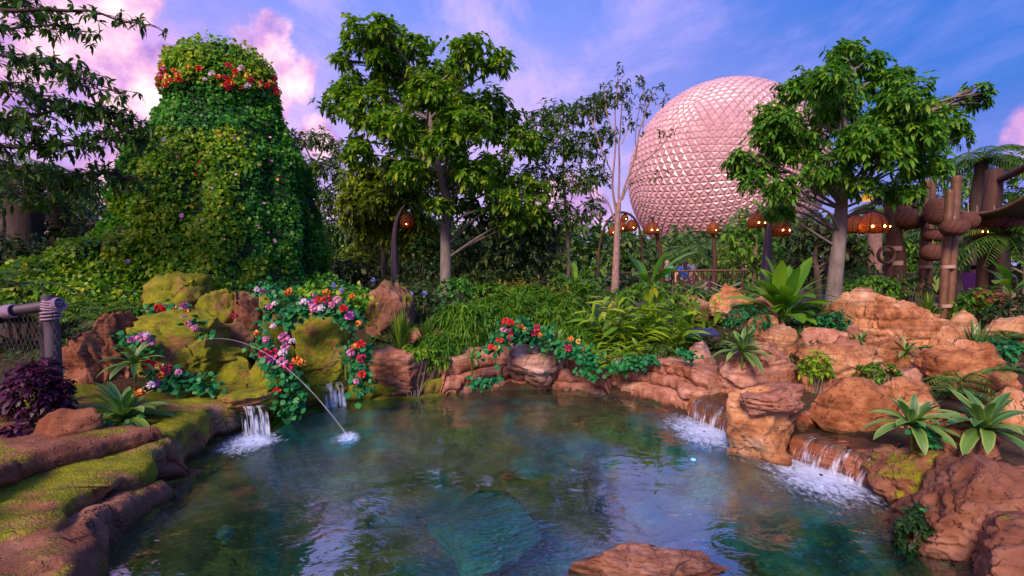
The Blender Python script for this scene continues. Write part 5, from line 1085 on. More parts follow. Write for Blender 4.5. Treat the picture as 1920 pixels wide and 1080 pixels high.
# shrubs
for lab, px, py, rx, ry, d, n, L, Wd, mt in [
    ('purple leaved shrub behind the roped railing at left', 66, 745, 54, 70, 4.3, 420, .07, .03, G_PURP), ('trailing purple shrub in the dark left corner', 20, 840, 45, 45, 3.9, 150, .08, .035, G_PURP),
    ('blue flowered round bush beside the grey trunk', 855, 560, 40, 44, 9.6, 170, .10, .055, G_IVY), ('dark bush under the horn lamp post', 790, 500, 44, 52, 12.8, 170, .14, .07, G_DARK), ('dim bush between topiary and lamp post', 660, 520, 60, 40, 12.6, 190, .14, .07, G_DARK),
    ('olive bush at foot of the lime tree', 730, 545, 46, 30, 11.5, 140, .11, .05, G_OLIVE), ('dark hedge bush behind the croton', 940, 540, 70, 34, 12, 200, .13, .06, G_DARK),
    ('small yellow green shrub beside the slanted slab', 1530, 690, 30, 34, 5.75, 120, .07, .032, G_GING), ('leafy bush under the dome lanterns', 1640, 545, 50, 32, 10.5, 170, .11, .05, G_TREE2), ('dark rounded bush left of bamboo posts', 1700, 545, 42, 34, 10.5, 150, .10, .045, G_OLIVE),
    ('green bush behind the front bamboo posts', 1825, 575, 42, 38, 9.2, 150, .11, .045, G_TREE2), ('low bush below the rope fence', 1400, 600, 46, 24, 8.0, 130, .09, .035, G_FLIVY), ('leafy bush at foot of the tall tan boulder', 1560, 610, 34, 28, 7.7, 110, .09, .04, G_FLIVY),
    ('bush along the rail right of the palmate trunk', 1610, 525, 40, 26, 13.5, 120, .13, .06, G_TREE2), ('dark undergrowth at right edge', 1900, 590, 50, 36, 8.0, 160, .10, .045, G_DARK), ('low green cover in front of the flat orange slab', 1880, 660, 50, 24, 6.2, 140, .08, .035, G_FLIVY),
    ('shrub in the shade behind the banana leaves', 1150, 540, 52, 36, 12.8, 150, .14, .06, G_DARK), ('green shrub under the far path railing', 1340, 560, 44, 22, 12.0, 120, .10, .05, G_LOOSE), ('round shrub behind the far path railing', 1300, 478, 46, 26, 22, 150, .22, .10, G_LOOSE), ('yellow tinted shrub behind the far path lamp', 1375, 480, 40, 26, 23, 140, .22, .10, G_LIME),
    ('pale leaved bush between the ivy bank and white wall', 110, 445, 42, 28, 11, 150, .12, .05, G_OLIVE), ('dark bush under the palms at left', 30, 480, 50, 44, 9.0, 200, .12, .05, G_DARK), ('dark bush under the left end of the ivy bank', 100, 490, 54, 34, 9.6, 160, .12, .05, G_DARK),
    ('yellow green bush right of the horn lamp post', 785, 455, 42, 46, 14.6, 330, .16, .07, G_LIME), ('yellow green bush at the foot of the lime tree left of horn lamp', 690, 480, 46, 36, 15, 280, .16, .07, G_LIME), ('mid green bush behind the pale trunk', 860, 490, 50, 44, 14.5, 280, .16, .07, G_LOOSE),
    ('leafy bush in front of the far path left of the bare tree', 1095, 555, 46, 30, 11.2, 150, .13, .05, G_FERN), ('broad bush under the banana leaves right of bare tree', 1215, 560, 60, 32, 10.6, 200, .14, .055, G_TREE2), ('bush between ginger and rope fence', 1290, 560, 40, 26, 10.4, 130, .12, .05, G_LOOSE), ('dark green bush behind the round feathery shrub', 930, 555, 60, 26, 11.2, 170, .12, .05, G_TREE2), ('bush hiding the path behind hollowed boulder', 1385, 545, 40, 22, 11.8, 120, .12, .05, G_TREE2), ('leafy bush right of the croton', 1060, 545, 40, 30, 11.4, 140, .13, .05, G_LOOSE), ('low bush left of the grey trunk behind strappy grass', 790, 560, 36, 30, 10.4, 120, .11, .045, G_LOOSE),
    ('fine leaved cover on the ledge above the layered strata', 1235, 660, 40, 16, 7.3, 90, .07, .03, G_LOOSE), ('mixed low leaves at the back of ledge under strappy grass', 800, 672, 40, 20, 7.2, 110, .09, .03, G_FERN), ('bright low leaves spilling on the left ledge corner', 775, 665, 30, 16, 6.95, 80, .06, .035, G_IVYB),
    ('moss like cover in the hollow beside the bamboo posts', 1660, 625, 40, 16, 7.5, 100, .06, .025, G_IVYB), ('dark trailing leaves at bottom of the lower right slab', 1722, 1010, 40, 60, 3.2, 150, .05, .03, G_DARK), ('leafy tuft right of the stream head', 1650, 700, 34, 22, 5.7, 100, .06, .028, G_FERN)]:
    shrub('shrub', lab, px, py, rx, ry, d, n, L, Wd, mt, group='shrubs of the garden')

# flowering and plain ivy trails
def trail(label, line, n, wpx, L, mat, flowers=(), cat='flowering plant', name='geranium', group='flowering trails'):
    pts = [P(x, y, d) for x, y, d in line]; t = thing(name, label, cat, pts[0], group); A = np.array([tuple(p) for p in pts]); q = rng.random(n) * (len(pts) - 1); i = np.minimum(q.astype(int), len(pts) - 2); f = (q - i)[:, None] if len(pts) > 1 else 0
    c = A[i] * (1 - f) + A[i + 1] * f; wm = wpx * c[:, 1] / F; O = c + rng.normal(0, 1, (n, 3)) * np.stack([wm * .5, wm * .35, wm * .38], -1)
    mb = MB(); D = rng.normal(0, .6, (n, 3)) + np.array([0, -.45, -.25]); s_ = L * rng.uniform(.65, 1.25, n); leaves(mb, O, D, s_, s_ * .95, 'leaf', .15, .2, up=rng.normal(0, .35, (n, 3)) + np.array([0, -.6, .8])); mb.build('foliage', mat, t)
    ms = MB(); ms.tube([p + Vector((random.uniform(-.03, .03), .03, 0)) for p in pts], .007, 5); ms.build('stem', G_GRASS, t)
    for x, y, col, s in flowers:
        d = np.interp(y, *zip(*sorted((l[1], l[2]) for l in line))); add_flower(t, P(x, y, d - .13), col, 'head', s)
    return t
trail('red and orange flowered trail below the flat topped mossy rock', [(290, 580, 6.5), (330, 588, 6.4), (360, 605, 6.3), (385, 628, 6.2)], 230, 22, .085, G_FLIVY, [(298, 577, 'red', 1.5), (309, 580, 'red', 1.4), (330, 580, 'orange', 1.4), (352, 586, 'orange', 1.3), (345, 574, 'magenta', 1.2), (347, 597, 'pink', 1.4), (355, 606, 'magenta', 1.2), (366, 615, 'pink', 1.2)])
trail('pink and red garland over the big yellow mossed boulder', [(535, 608, 6.35), (560, 580, 6.4), (600, 574, 6.4), (640, 582, 6.4), (665, 610, 6.4)], 320, 22, .085, G_FLIVY, [(570, 567, 'white', 1.4), (590, 577, 'pink', 1.7), (602, 578, 'white', 1.4), (597, 563, 'red', 1.3), (613, 562, 'crimson', 1.5), (633, 562, 'pink', 1.4), (644, 578, 'red', 1.4), (655, 592, 'magenta', 1.5), (672, 607, 'orange', 1.2), (585, 568, 'magenta', 1.2), (622, 572, 'pink', 1.2)])
trail('crimson flowered trail hanging right of the spring niche', [(490, 630, 6.2), (505, 665, 6.0), (530, 690, 5.9), (545, 730, 5.8), (540, 768, 5.75)], 420, 30, .085, G_FLIVY, [(495, 663, 'crimson', 1.7), (513, 663, 'crimson', 1.7), (505, 673, 'magenta', 1.6), (533, 632, 'pink', 1.7), (535, 650, 'pink', 1.3), (530, 662, 'white', 1.4), (530, 678, 'pink', 1.6), (541, 690, 'crimson', 1.6), (557, 676, 'orange', 1.5), (565, 680, 'orange', 1.2), (500, 636, 'pink', 1.3), (519, 733, 'red', 1.2), (548, 640, 'white', 1.1), (480, 625, 'orange', 1.2), (512, 612, 'white', 1.0)])
trail('pink and red flowered trail hanging over the mossy shelf', [(672, 640, 6.3), (675, 670, 6.2), (682, 700, 6.1), (676, 735, 6.05)], 240, 22, .08, G_FLIVY, [(658, 661, 'pink', 1.4), (677, 645, 'red', 1.4), (677, 671, 'crimson', 1.5), (679, 702, 'red', 1.3), (665, 650, 'orange', 1.2), (668, 715, 'pink', 1.0)])
trail('red geraniums above the pink boulder on the far ledge', [(915, 660, 6.9), (940, 635, 7.0), (960, 612, 7.1), (990, 622, 7.1), (1025, 640, 7.1)], 380, 26, .085, G_FLIVY, [(948, 603, 'red', 1.5), (958, 605, 'red', 1.3), (945, 618, 'pink', 1.3), (955, 623, 'crimson', 1.5), (957, 633, 'crimson', 1.3), (937, 637, 'red', 1.5), (923, 651, 'red', 1.6), (932, 652, 'yellow', 1.3), (985, 618, 'yellow', 1.2), (1007, 614, 'crimson', 1.3), (1000, 624, 'crimson', 1.2), (975, 610, 'orange', 1.1), (1012, 628, 'orange', 1.0)])
trail('green trail with one crimson flower draped on the far ledge', [(1045, 655, 6.95), (1070, 655, 6.9), (1110, 670, 6.8), (1110, 700, 6.7)], 300, 22, .08, G_FLIVY, [(1065, 652, 'crimson', 1.4), (1070, 635, 'orange', 1.1), (1085, 640, 'yellow', 1.0)])
trail('glossy ivy along the top of the layered orange ledge', [(1150, 688, 6.8), (1190, 680, 6.8), (1225, 672, 6.8)], 170, 18, .075, G_FLIVY, (), 'ivy', 'ivy_trail')
trail('small ivy tuft at the end of the layered orange ledge', [(1278, 660, 6.6), (1300, 668, 6.5)], 70, 12, .07, G_FLIVY, (), 'ivy', 'ivy_trail')
trail('ivy tuft low on the far ledge near the water', [(885, 716, 6.55), (905, 718, 6.55), (940, 712, 6.6)], 100, 13, .07, G_FLIVY, (), 'ivy', 'ivy_trail')
trail('red and yellow flowered cover in front of the round mossy mound', [(285, 690, 5.55), (310, 705, 5.5), (345, 715, 5.5), (400, 725, 5.55)], 300, 22, .08, G_FLIVY, [(280, 683, 'red', 1.5), (290, 684, 'red', 1.2), (298, 687, 'yellow', 1.2), (313, 692, 'crimson', 1.4), (303, 703, 'orange', 1.2), (293, 718, 'magenta', 1.0), (335, 698, 'pink', 1.0)])
trail('pink flowered tuft behind the striped bromeliad on the mound', [(225, 640, 5.8), (255, 640, 5.75), (285, 650, 5.75)], 170, 20, .08, G_FLIVY, [(268, 632, 'pink', 1.6), (279, 641, 'pink', 1.6), (247, 637, 'magenta', 1.1), (275, 628, 'white', 1.0)])
trail('dark ivy hanging below the large striped bromeliad', [(150, 830, 4.1), (190, 820, 4.3), (230, 810, 4.5), (255, 840, 4.4)], 300, 32, .07, G_FLIVY, [(262, 737, 'orange', 1.1), (283, 722, 'white', .9)], 'ivy', 'ivy_trail')
trail('ivy below the striped bromeliad above the mossy wedge', [(1720, 800, 3.9), (1735, 815, 3.85), (1745, 830, 3.8)], 70, 16, .06, G_FLIVY, (), 'ivy', 'ivy_trail')
trail('ivy tuft on the brown slab at the right waterline', [(1728, 955, 3.25), (1740, 985, 3.2), (1760, 1010, 3.1)], 70, 14, .04, G_FLIVY, (), 'ivy', 'ivy_trail')
trail('pale flowered cover above the cracked pinkish block', [(500, 545, 7.1), (530, 555, 7.0), (520, 580, 6.9), (500, 600, 6.8)], 260, 26, .07, G_FLIVY, [(505, 575, 'pink', 1.2), (515, 570, 'white', 1.1), (540, 548, 'orange', 1.3), (482, 543, 'white', 1.1), (492, 547, 'magenta', 1.0), (440, 592, 'crimson', 1.1)])
trail('orange flowered bed at the right foot of topiary', [(560, 548, 8.0), (620, 552, 8.0), (680, 560, 8.2)], 260, 22, .08, G_IVYB, [(545, 545, 'orange', 1.5), (612, 548, 'orange', 1.5), (660, 555, 'orange', 1.3), (590, 552, 'pink', 1.2), (640, 545, 'blue', 1.2), (625, 535, 'blue', 1.1)])
trail('blue flowers in the shade beside the moss capped boulder', [(770, 545, 9.3), (800, 560, 9.2), (860, 580, 9.2)], 200, 24, .09, G_DARK, [(762, 548, 'blue', 1.5), (770, 553, 'blue', 1.4), (795, 552, 'blue', 1.6), (838, 590, 'blue', 1.4), (850, 593, 'blue', 1.6), (862, 588, 'blue', 1.3), (853, 575, 'blue', 1.3), (668, 540, 'blue', 1.2), (700, 525, 'blue', 1.2)])

# low leafy cover on the planted soil
n = 15000; gx = rng.uniform(-10, 12, n); gy = rng.uniform(6.5, 18, n); sd_ = sdist(gx, gy); ok = (sd_ > 1.1) & (fbm(np.stack([gx * .7, gy * .7, gx * 0], -1), 3, 77) > -.35); gx, gy = gx[ok], gy[ok]; zz0 = terrain(gx, gy)
mb = MB(); whorls(mb, np.stack([gx, gy, zz0 + rng.uniform(.02, .16, len(gx))], -1), unit(len(gx), .2) + np.array([0, 0, .8]), 5, .13, .05, .25); o = stuff(mb.build('ground_cover', G_LOOSE)); o['label'] = 'low green leafy cover on the planted soil'; o['category'] = 'ground cover'
# palms at left and right behind
def palm(label, px, ytop, d, r, n, L, bark=B_DARK):
    top = P(px, ytop, d); g0 = Vector((top.x, top.y, gz(top.x, top.y) - .1)); t = thing('palm_tree', label, 'palm tree', g0, 'palms behind the garden')
    MB().tube(curve(g0, top, 0, .02, 10, int(px)), [r * (1 + .1 * (k % 2)) for k in range(10)], 10).build('trunk', bark, t); mb = MB()
    for k in range(n):
        a = k * 2.39996; e = random.uniform(-.2, 1.2); l = L * random.uniform(.8, 1.1); q = np.linspace(0, 1, 22); x = math.cos(e) * q + .2 * q * q; z = math.sin(e) * q - .8 * q ** 2
        pts = np.stack([math.cos(a) * x * l, math.sin(a) * x * l, z * l], -1) + np.array(top); mb.tube(pts, np.linspace(.02, .004, 22), 4, False); tg = np.gradient(pts, axis=0); tg /= np.linalg.norm(tg, axis=1)[:, None]; sd = np.cross(tg, [0, 0, 1.0]); sd /= np.linalg.norm(sd, axis=1)[:, None] + 1e-9
        for sg in (-1, 1): leaves(mb, pts[2:], (sd * sg + tg * .6)[2:], l * .24 * np.sin(np.clip(q[2:] + .05, 0, 1) * np.pi * .92 + .1) + .03, .03 * l, 'leaf', .5, .2)
    mb.build('crown', G_PALM, t)
palm('stout palm at the left edge behind the ferns', 48, 330, 10.5, .30, 22, 1.5); palm('stout palm right of the leftmost palm', 112, 345, 11.5, .22, 20, 1.4); palm('palm with arching fronds behind the canopy', 1842, 300, 16, .16, 24, 1.7); palm('small palm behind the front bamboo posts', 1790, 430, 13, .12, 20, 1.2); palm('patterned trunk palm below the dome lanterns', 1640, 395, 15.5, .20, 16, 1.1, B_PINK); palm('feathery palm left of the flat path lamp', 1290, 470, 19, .10, 18, 1.4); palm('small palm at the right edge over the handrail', 1880, 440, 11, .12, 20, 1.1)

# ------------------------------------------------------------------ lamps, posts, baskets
def shade_prof(r, h, kind):
    if kind == 'dome': base = [(.06, 0), (.35, -.06), (.66, -.22), (.88, -.45), (1.0, -.72), (.98, -.92), (.90, -1.0)]
    elif kind == 'globe': base = [(.10, 0), (.45, -.08), (.80, -.28), (1.0, -.52), (.94, -.78), (.70, -.96), (.45, -1.0)]
    else: base = [(.03, 0), (.30, -.3), (.75, -.62), (1.0, -.82), (.75, -1.0)]
    t = np.linspace(0, 1, len(base)); q = np.linspace(0, 1, 34); rr_ = np.interp(q, t, [b_[0] for b_ in base]); zz_ = np.interp(q, t, [b_[1] for b_ in base])
    return [(r * a * (1 + .025 * math.sin(i * 2.1)), h * z) for i, (a, z) in enumerate(zip(rr_, zz_))]
BULB = proto(MB().lathe([(.001, .03), (.02, .024), (.03, 0), (.02, -.024), (.001, -.03)], (0, 0, 0), 10), 'bulb', E_BULB)
def shade(t, pos, r, h, kind='dome', nb=2, mat=None):
    """a woven lantern shade hung at pos (its top), with ribs and bulbs as its own pieces"""
    s = MB().lathe(shade_prof(r, h, kind), tuple(pos), 22).build('lantern_shade', mat or M_AMB, t, tuple(pos))
    rib = MB()
    for k in range(8):
        a = k * math.pi / 4; pr = shade_prof(r * 1.015, h, kind); rib.tube([Vector((q * math.cos(a), q * math.sin(a), z)) + Vector(pos) for q, z in pr[::3]], .006 * r / .2, 4)
    rib.build('ribs', W_TIM, s, tuple(pos))
    for k in range(nb):
        a = (k - (nb - 1) / 2) * .75 + .12; rr0 = np.interp(.72, [-p[1] / h for p in shade_prof(1, h, kind)], [p[0] for p in shade_prof(1, h, kind)]) * r * .97
        o = inst(BULB, 'bulb', s, (rr0 * math.sin(a), -rr0 * math.cos(a), -h * .72)); o.scale = (r * 2.2,) * 3
    return s
def post(t, pts, rad, mat, name='post', seg=10): return MB().tube(pts, rad, seg).build(name, mat, t)
def spline(pl, d, n=5):
    pts = np.array([tuple(P(x, y, d)) for x, y in pl]); k = len(pts); tq = np.linspace(0, k - 1, n * k)
    out = np.stack([np.interp(tq, np.arange(k), pts[:, i]) for i in range(3)], -1)
    for _ in range(4): out[1:-1] = (out[:-2] + 2 * out[1:-1] + out[2:]) / 4
    return [Vector(p) for p in out]
def base_of(px, d): p = P(px, 500, d); return Vector((p.x, p.y, gz(p.x, p.y)))

# horn shaped lamp post left of the pale trunk
d = 13.5; t = thing('horn_lamp', 'curved horn lamp post with a glowing amber basket lantern left of pale trunk', 'lamp', base_of(742, d), 'amber basket lamps')
pl = spline([(742, 560), (740, 500), (739, 450), (743, 415), (752, 393), (760, 384)], d); post(t, pl, np.linspace(.14, .025, len(pl)), W_HORN)
post(t, [P(750, 396, d), P(762, 400, d)], .02, W_TIM, 'arm'); shade(t, P(763, 401, d), .21, .44, 'globe', 1)
# horn post with two lanterns
d = 12.5; t = thing('horn_lamp', 'purple grey horn lamp post with two amber dome lanterns behind paddle leaves', 'lamp', base_of(1440, d), 'amber basket lamps')
pl = spline([(1436, 540), (1438, 480), (1441, 430), (1437, 405), (1428, 384)], d); post(t, pl, np.linspace(.16, .02, len(pl)), W_HORN)
post(t, [P(1437, 402, d), P(1419, 398, d + .1)], .02, W_TIM, 'arm'); post(t, spline([(1440, 425), (1452, 408), (1463, 402), (1472, 410)], d + .1), .03, W_TIM, 'arm')
shade(t, P(1419, 398, d + .1), .24, .42); shade(t, P(1463, 405, d + .1), .27, .56)
# arch with three small lanterns by the bare tree
d = 13; t = thing('arch_lamp', 'bent wooden arch hung with small amber lanterns behind the bare tree', 'lamp', base_of(1165, d), 'amber basket lamps')
for off in (0, .12, .22):
    pl = spline([(1118, 560), (1122, 470), (1132, 425), (1150, 402), (1168, 397), (1186, 404), (1199, 425), (1204, 460), (1206, 560)], d + off); post(t, pl, .035, W_TIM, 'arch')
for px, py, r, h in ((1171, 401, .11, .22), (1184, 412, .17, .33), (1165, 414, .15, .32), (1148, 425, .11, .24)): post(t, [P(px, 398, d + .1), P(px, py, d + .1)], .008, W_ROPE, 'cord', 5); shade(t, P(px, py, d + .1), r, h, 'globe', 1)
d = 14; t = thing('hooded_lamp', 'hooded amber lantern on a bent brown post left of the sphere lamp', 'lamp', base_of(1238, d), 'amber basket lamps')
pl = spline([(1242, 560), (1240, 490), (1234, 450), (1228, 425), (1221, 406)], d); post(t, pl, np.linspace(.10, .03, len(pl)), W_TIM); shade(t, P(1222, 416, d - .12), .24, .36)
d = 17; t = thing('globe_lamp', 'round amber globe lantern on a thin pole below the sphere', 'lamp', base_of(1338, d), 'amber basket lamps')
post(t, [base_of(1338, d), P(1340, 480, d), P(1338, 440, d), P(1337, 410, d)], [.09, .08, .06, .03], W_TIM); shade(t, P(1337, 415, d - .1), .21, .48, 'globe', 1)
# timber post with bent arm and two big domes
d = 12.2; t = thing('arched_dome_lamp', 'thick timber post with bent arm carrying two glowing amber domes', 'lamp', base_of(1676, d), 'amber basket lamps')
post(t, [base_of(1684, d), P(1682, 480, d), P(1676, 440, d), P(1670, 375, d)], [.22, .2, .18, .15], W_TIM); post(t, [base_of(1668, d), P(1668, 480, d), P(1672, 440, d)], [.12, .11, .08], W_TIM)
for off in (0, .15): post(t, spline([(1668, 450), (1666, 420), (1655, 402), (1635, 396), (1605, 400)], d + off), .04, W_TIM, 'arm')
shade(t, P(1604, 404, d + .1), .33, .46); shade(t, P(1636, 398, d - .2), .36, .54, 'dome', 3)
for py in (466, 493): post(t, [P(1676 + 3 * (py > 480), py - 4, d), P(1676 + 3 * (py > 480), py + 4, d)], .20, W_ROPE, 'rope_band', 14)
MB().lathe([(.20, -.05), (.24, -.04), (.25, 0), (.24, .04), (.20, .05), (.19, 0), (.20, -.05)], (0, 0, 0), 18).build('hoop', W_BAM, t).matrix_local = Matrix.Translation(P(1662, 478, d - .25) - parent_world(t)) @ Matrix.Rotation(R(90), 4, 'X')
d = 9.6; t = thing('teardrop_lamp', 'small yellow teardrop lantern hanging among the palmate leaves', 'lamp', P(1626, 352, d), 'amber basket lamps')
post(t, [P(1626, 320, d), P(1626, 354, d)], .006, W_ROPE, 'cord', 5); shade(t, P(1626, 353, d), .115, .26, 'tear', 1, emis('yellow_teardrop', (1.0, .45, .05), .6, (.8, .4, .05)))
d = 11.4; t = thing('hanging_lamp', 'amber dome lantern hanging under the canopy right of bamboo posts', 'lamp', P(1832, 418, d), 'amber basket lamps')
post(t, [P(1832, 385, d), P(1832, 420, d)], .008, W_ROPE, 'cord', 5); shade(t, P(1832, 419, d), .20, .30)

def bamboo(label, poles, d, bands):
    t = thing('bamboo_posts', label, 'post', base_of(poles[0][0][0], d), 'bamboo posts hung with baskets')
    for (a, b_, r, dd) in poles:
        pa, pb = P(*a, d + dd), P(*b_, d + dd); pa.z = min(pa.z, gz(pa.x, pa.y)) - .05; n = 60; pts = [pa.lerp(pb, q) for q in np.linspace(0, 1, n)]; rad = [r * (1 + (.14 if i % 9 == 4 else 0)) for i in range(n)]; post(t, pts, rad, W_BAM, 'pole')
    for px, py, r in bands:
        MB().tube([P(px, py - 3, d), P(px, py + 3, d)], r, 16).build('rope_band', W_ROPE, t)
bamboo('front pair of tied bamboo posts rising behind the double layered boulder', [((1766, 590), (1781, 357), .075, 0), ((1779, 590), (1794, 330), .08, .02)], 9.4, [(1777, 500, .125), (1773, 573, .125)])
bamboo('rear pair of tied bamboo posts left of the front pair', [((1728, 540), (1738, 338), .085, 0), ((1740, 545), (1748, 340), .08, .1)], 12, [(1735, 500, .15)])
def basket(label, px, py, rx, ry, d, top):
    c = P(px, py, d); a, b_ = M(rx, d) * .74, M(ry, d); t = thing('hanging_basket', label, 'basket', c, 'woven baskets hung from the posts'); q = np.linspace(-.5 * math.pi, .5 * math.pi, 40)
    MB().lathe([(max(.002, a * math.cos(v) ** .8 * (1 + .03 * math.sin(i * 2.2))), b_ * math.sin(v)) for i, v in enumerate(q)], tuple(c), 24).build('weave', W_WICK, t)
    rb = MB()
    for k in range(12):
        an = k * math.pi / 6 + .2; rb.tube([Vector((a * 1.02 * math.cos(v) ** .8 * math.cos(an + .5 * v), a * 1.02 * math.cos(v) ** .8 * math.sin(an + .5 * v), b_ * math.sin(v))) + c for v in np.linspace(-1.3, 1.3, 9)], .012, 4)
    rb.build('strap', W_WICK, t); post(t, [c + Vector((0, 0, b_ * .9)), P(px, top, d)], .010, W_ROPE, 'cord', 5)
for lab, px, py, rx, ry, d, top in [('small round basket at top of the timber post', 1697, 393, 18, 16, 12.4, 370), ('long oval basket right of the timber post', 1706, 411, 34, 19, 12.0, 385), ('big round basket between the two bamboo pairs', 1758, 396, 26, 25, 11.2, 372), ('wide bowl basket tied in front of the bamboo posts', 1789, 427, 28, 15, 9.1, 405),
                                    ('basket hanging from strings under the canopy', 1815, 414, 22, 15, 10.5, 380), ('upper basket behind the front bamboo posts', 1752, 441, 22, 12, 11.4, 415), ('lower basket behind the front bamboo posts', 1749, 474, 24, 16, 11.3, 450), ('dark basket beside the pavilion post', 1864, 413, 26, 15, 11.2, 385), ('dark basket near the right edge under canopy', 1899, 424, 22, 15, 11.0, 395)]: basket(lab, px, py, rx, ry, d, top)
# pavilion: post, strut, sagging canopy
d = 11.5; t = thing('pavilion', 'timber pavilion post with a sagging cloth canopy at the right edge', 'pavilion', base_of(1860, d))
post(t, [base_of(1850, d), P(1855, 420, d), P(1866, 318, d)], [.2, .19, .17], W_TIM); post(t, [base_of(1885, d + .8), P(1880, 400, d + .8)], [.16, .15], W_TIM); post(t, [P(1866, 342, d), P(1965, 292, d - 1.5)], [.08, .10], W_TIM, 'strut'); post(t, [P(1872, 470, d), P(1890, 430, d), P(1950, 395, d - .5)], [.06, .05, .05], W_TIM, 'strut'); post(t, [P(1690, 378, 12.3), P(1735, 393, 12.1), P(1800, 396, 11.6)], .04, W_TIM, 'beam')
A, B, C_, D_ = P(1797, 398, 11.6), P(1990, 318, 9.2), P(2010, 402, 12.5), P(1815, 408, 14.5); uu = np.linspace(0, 1, 14)
cv = np.array([[tuple(A.lerp(B, u) * (1 - v) + D_.lerp(C_, u) * v - Vector((0, 0, .35 * math.sin(u * math.pi) * (1 - .4 * v) + .15 * math.sin(v * math.pi)))) for u in uu] for v in uu])
for nm, off in (('canopy', 0), ('canopy_lining', -.03)): MB().grid(cv + np.array([0, 0, off])).build(nm, M_THATCH, t)
post(t, [Vector(p) for p in cv[0]], .05, W_BAM, 'edge_roll', 8)

# ------------------------------------------------------------------ fences, rails and small built things
d = 4.4; t = thing('roped_railing', 'dark timber railing lashed with rope and netting at the left edge', 'railing', base_of(95, d))
post(t, [P(-160, 602, d - .4), P(0, 586, d), P(60, 578, d + .05), P(112, 570, d + .1)], .052, W_RAIL, 'rail', 12)
pb = P(97, 568, d + .08); post(t, [Vector((pb.x, pb.y, gz(pb.x, pb.y) - .1)), P(98, 620, d + .08), P(90, 553, d + .08)], [.066, .062, .056], W_RAIL)
pb = P(82, 568, d + .3); post(t, [Vector((pb.x, pb.y, gz(pb.x, pb.y) - .1)), P(84, 580, d + .3)], [.05, .05], W_RAIL)
def lashing(t, c, axis, r, n):
    mb = MB(); axis = Vector(axis).normalized(); q = axis.to_track_quat('Z', 'Y')
    mb.tube([c + axis * ((k / (n * 12) - .5) * .10) + q @ Vector((r * math.cos(k * math.pi / 6), r * math.sin(k * math.pi / 6), 0)) for k in range(n * 12 + 1)], .010, 6); mb.build('lashing', W_PROPE, t)
lashing(t, P(18, 584, d), P(60, 578, d) - P(0, 586, d), .060, 5); lashing(t, P(97, 572, d + .09), (.2, 0, 1), .072, 4); lashing(t, P(105, 571, d + .09), P(60, 578, d) - P(0, 586, d), .060, 4); lashing(t, P(96, 590, d + .08), (0, 0, 1), .074, 3)
net = MB()
for k in range(-14, 40):
    for sg in (-1, 1):
        a = Vector((-4.75 + k * .045, 0, .95)); pts = []
        for q in np.linspace(0, 1, 12):
            x = a.x + sg * q * .34; z = 1.55 - q * .85
            if -5.0 < x < -4.44: pts.append(Vector((x, d + .02 + .02 * math.sin(q * 6), z)))
        if len(pts) > 1: net.tube(pts, .0035, 4, False)
net.build('netting', W_NET, t)
d = 16; t = thing('path_railing', 'brown picket railing beside the far path below the sphere', 'railing', base_of(1310, d))
post(t, [P(1160, 512, d), P(1250, 509, d), P(1320, 507, d), P(1400, 507, d)], .035, W_BAM, 'rail')
for px in range(1165, 1400, 9):
    a = P(px, 509, d); MB().tube([Vector((a.x, a.y, gz(a.x, a.y))), a], .022, 6).build('picket', W_TIM, t)
d = 14.5; t = thing('path_railing', 'low wooden handrail right of the palmate trunk', 'railing', base_of(1650, d)); post(t, [P(1555, 516, d), P(1640, 513, d), P(1720, 514, d)], .035, W_BAM, 'rail')
for px in (1560, 1600, 1645, 1690, 1718): a = P(px, 516, d); post(t, [Vector((a.x, a.y, gz(a.x, a.y))), a], .03, W_TIM)
d = 11.2; t = thing('rope_fence', 'low fence of sagging ropes behind the hollowed boulder', 'fence', base_of(1330, d)); pp = [P(1285, 528, d), P(1330, 524, d), P(1392, 526, d)]
for p in pp: post(t, [Vector((p.x, p.y, gz(p.x, p.y))), p], .04, W_TIM)
for k in range(2):
    for z in (0, .14): MB().tube([pp[k].lerp(pp[k + 1], q) - Vector((0, 0, z + .03 + .14 * math.sin(q * math.pi))) for q in np.linspace(0, 1, 14)], .014, 6).build('rope', W_PROPE, t)
d = 9; t = thing('handrail', 'bent steel handrail at the right edge', 'handrail', base_of(1895, d)); post(t, [base_of(1884, d), P(1884, 535, d), P(1888, 520, d), P(1896, 515, d), P(1904, 520, d + .1), P(1908, 540, d + .2), base_of(1910, d + .2)], .022, S_METAL, 'tube', 8)
d = 7.6; c = P(1312, 622, d); t = thing('tilted_board', 'dark blue tilted board between ginger plants and agave', 'board', c - Vector((0, 0, .4)))
V = np.array([(-.30, -.16, -.01), (.26, -.20, -.03), (.30, .16, .05), (-.24, .18, .05)]); MB().add(np.vstack([V, V - np.array([0, 0, .03])]) + np.array(c), [(0, 1, 2, 3), (7, 6, 5, 4), (0, 4, 5, 1), (1, 5, 6, 2), (2, 6, 7, 3), (3, 7, 4, 0)]).build('plate', plain('dark_blue_plate', (.02, .022, .07), .3), t, smooth=False)
post(t, [c - Vector((0, 0, .5)), c - Vector((0, 0, .03))], .03, S_METAL)
d = 130; t = thing('radio_mast', 'thin far mast standing above the trees at right', 'mast', base_of(1818, d)); m0, m1 = P(1821, 420, d), P(1815, 228, d)
for ox_, oy_ in ((-.3, 0), (.3, 0), (0, .4)): post(t, [m0 + Vector((ox_, oy_, 0)), m1 + Vector((ox_ * .3, oy_ * .3, 0))], .09, M_MAST, 'leg', 5)
for k in range(22): q = k / 22; c0 = m0.lerp(m1, q); post(t, [c0 + Vector((-.3 * (1 - .7 * q), 0, 0)), m0.lerp(m1, q + .04) + Vector((.3 * (1 - .7 * q), 0, 0))], .05, M_MAST, 'brace', 4)
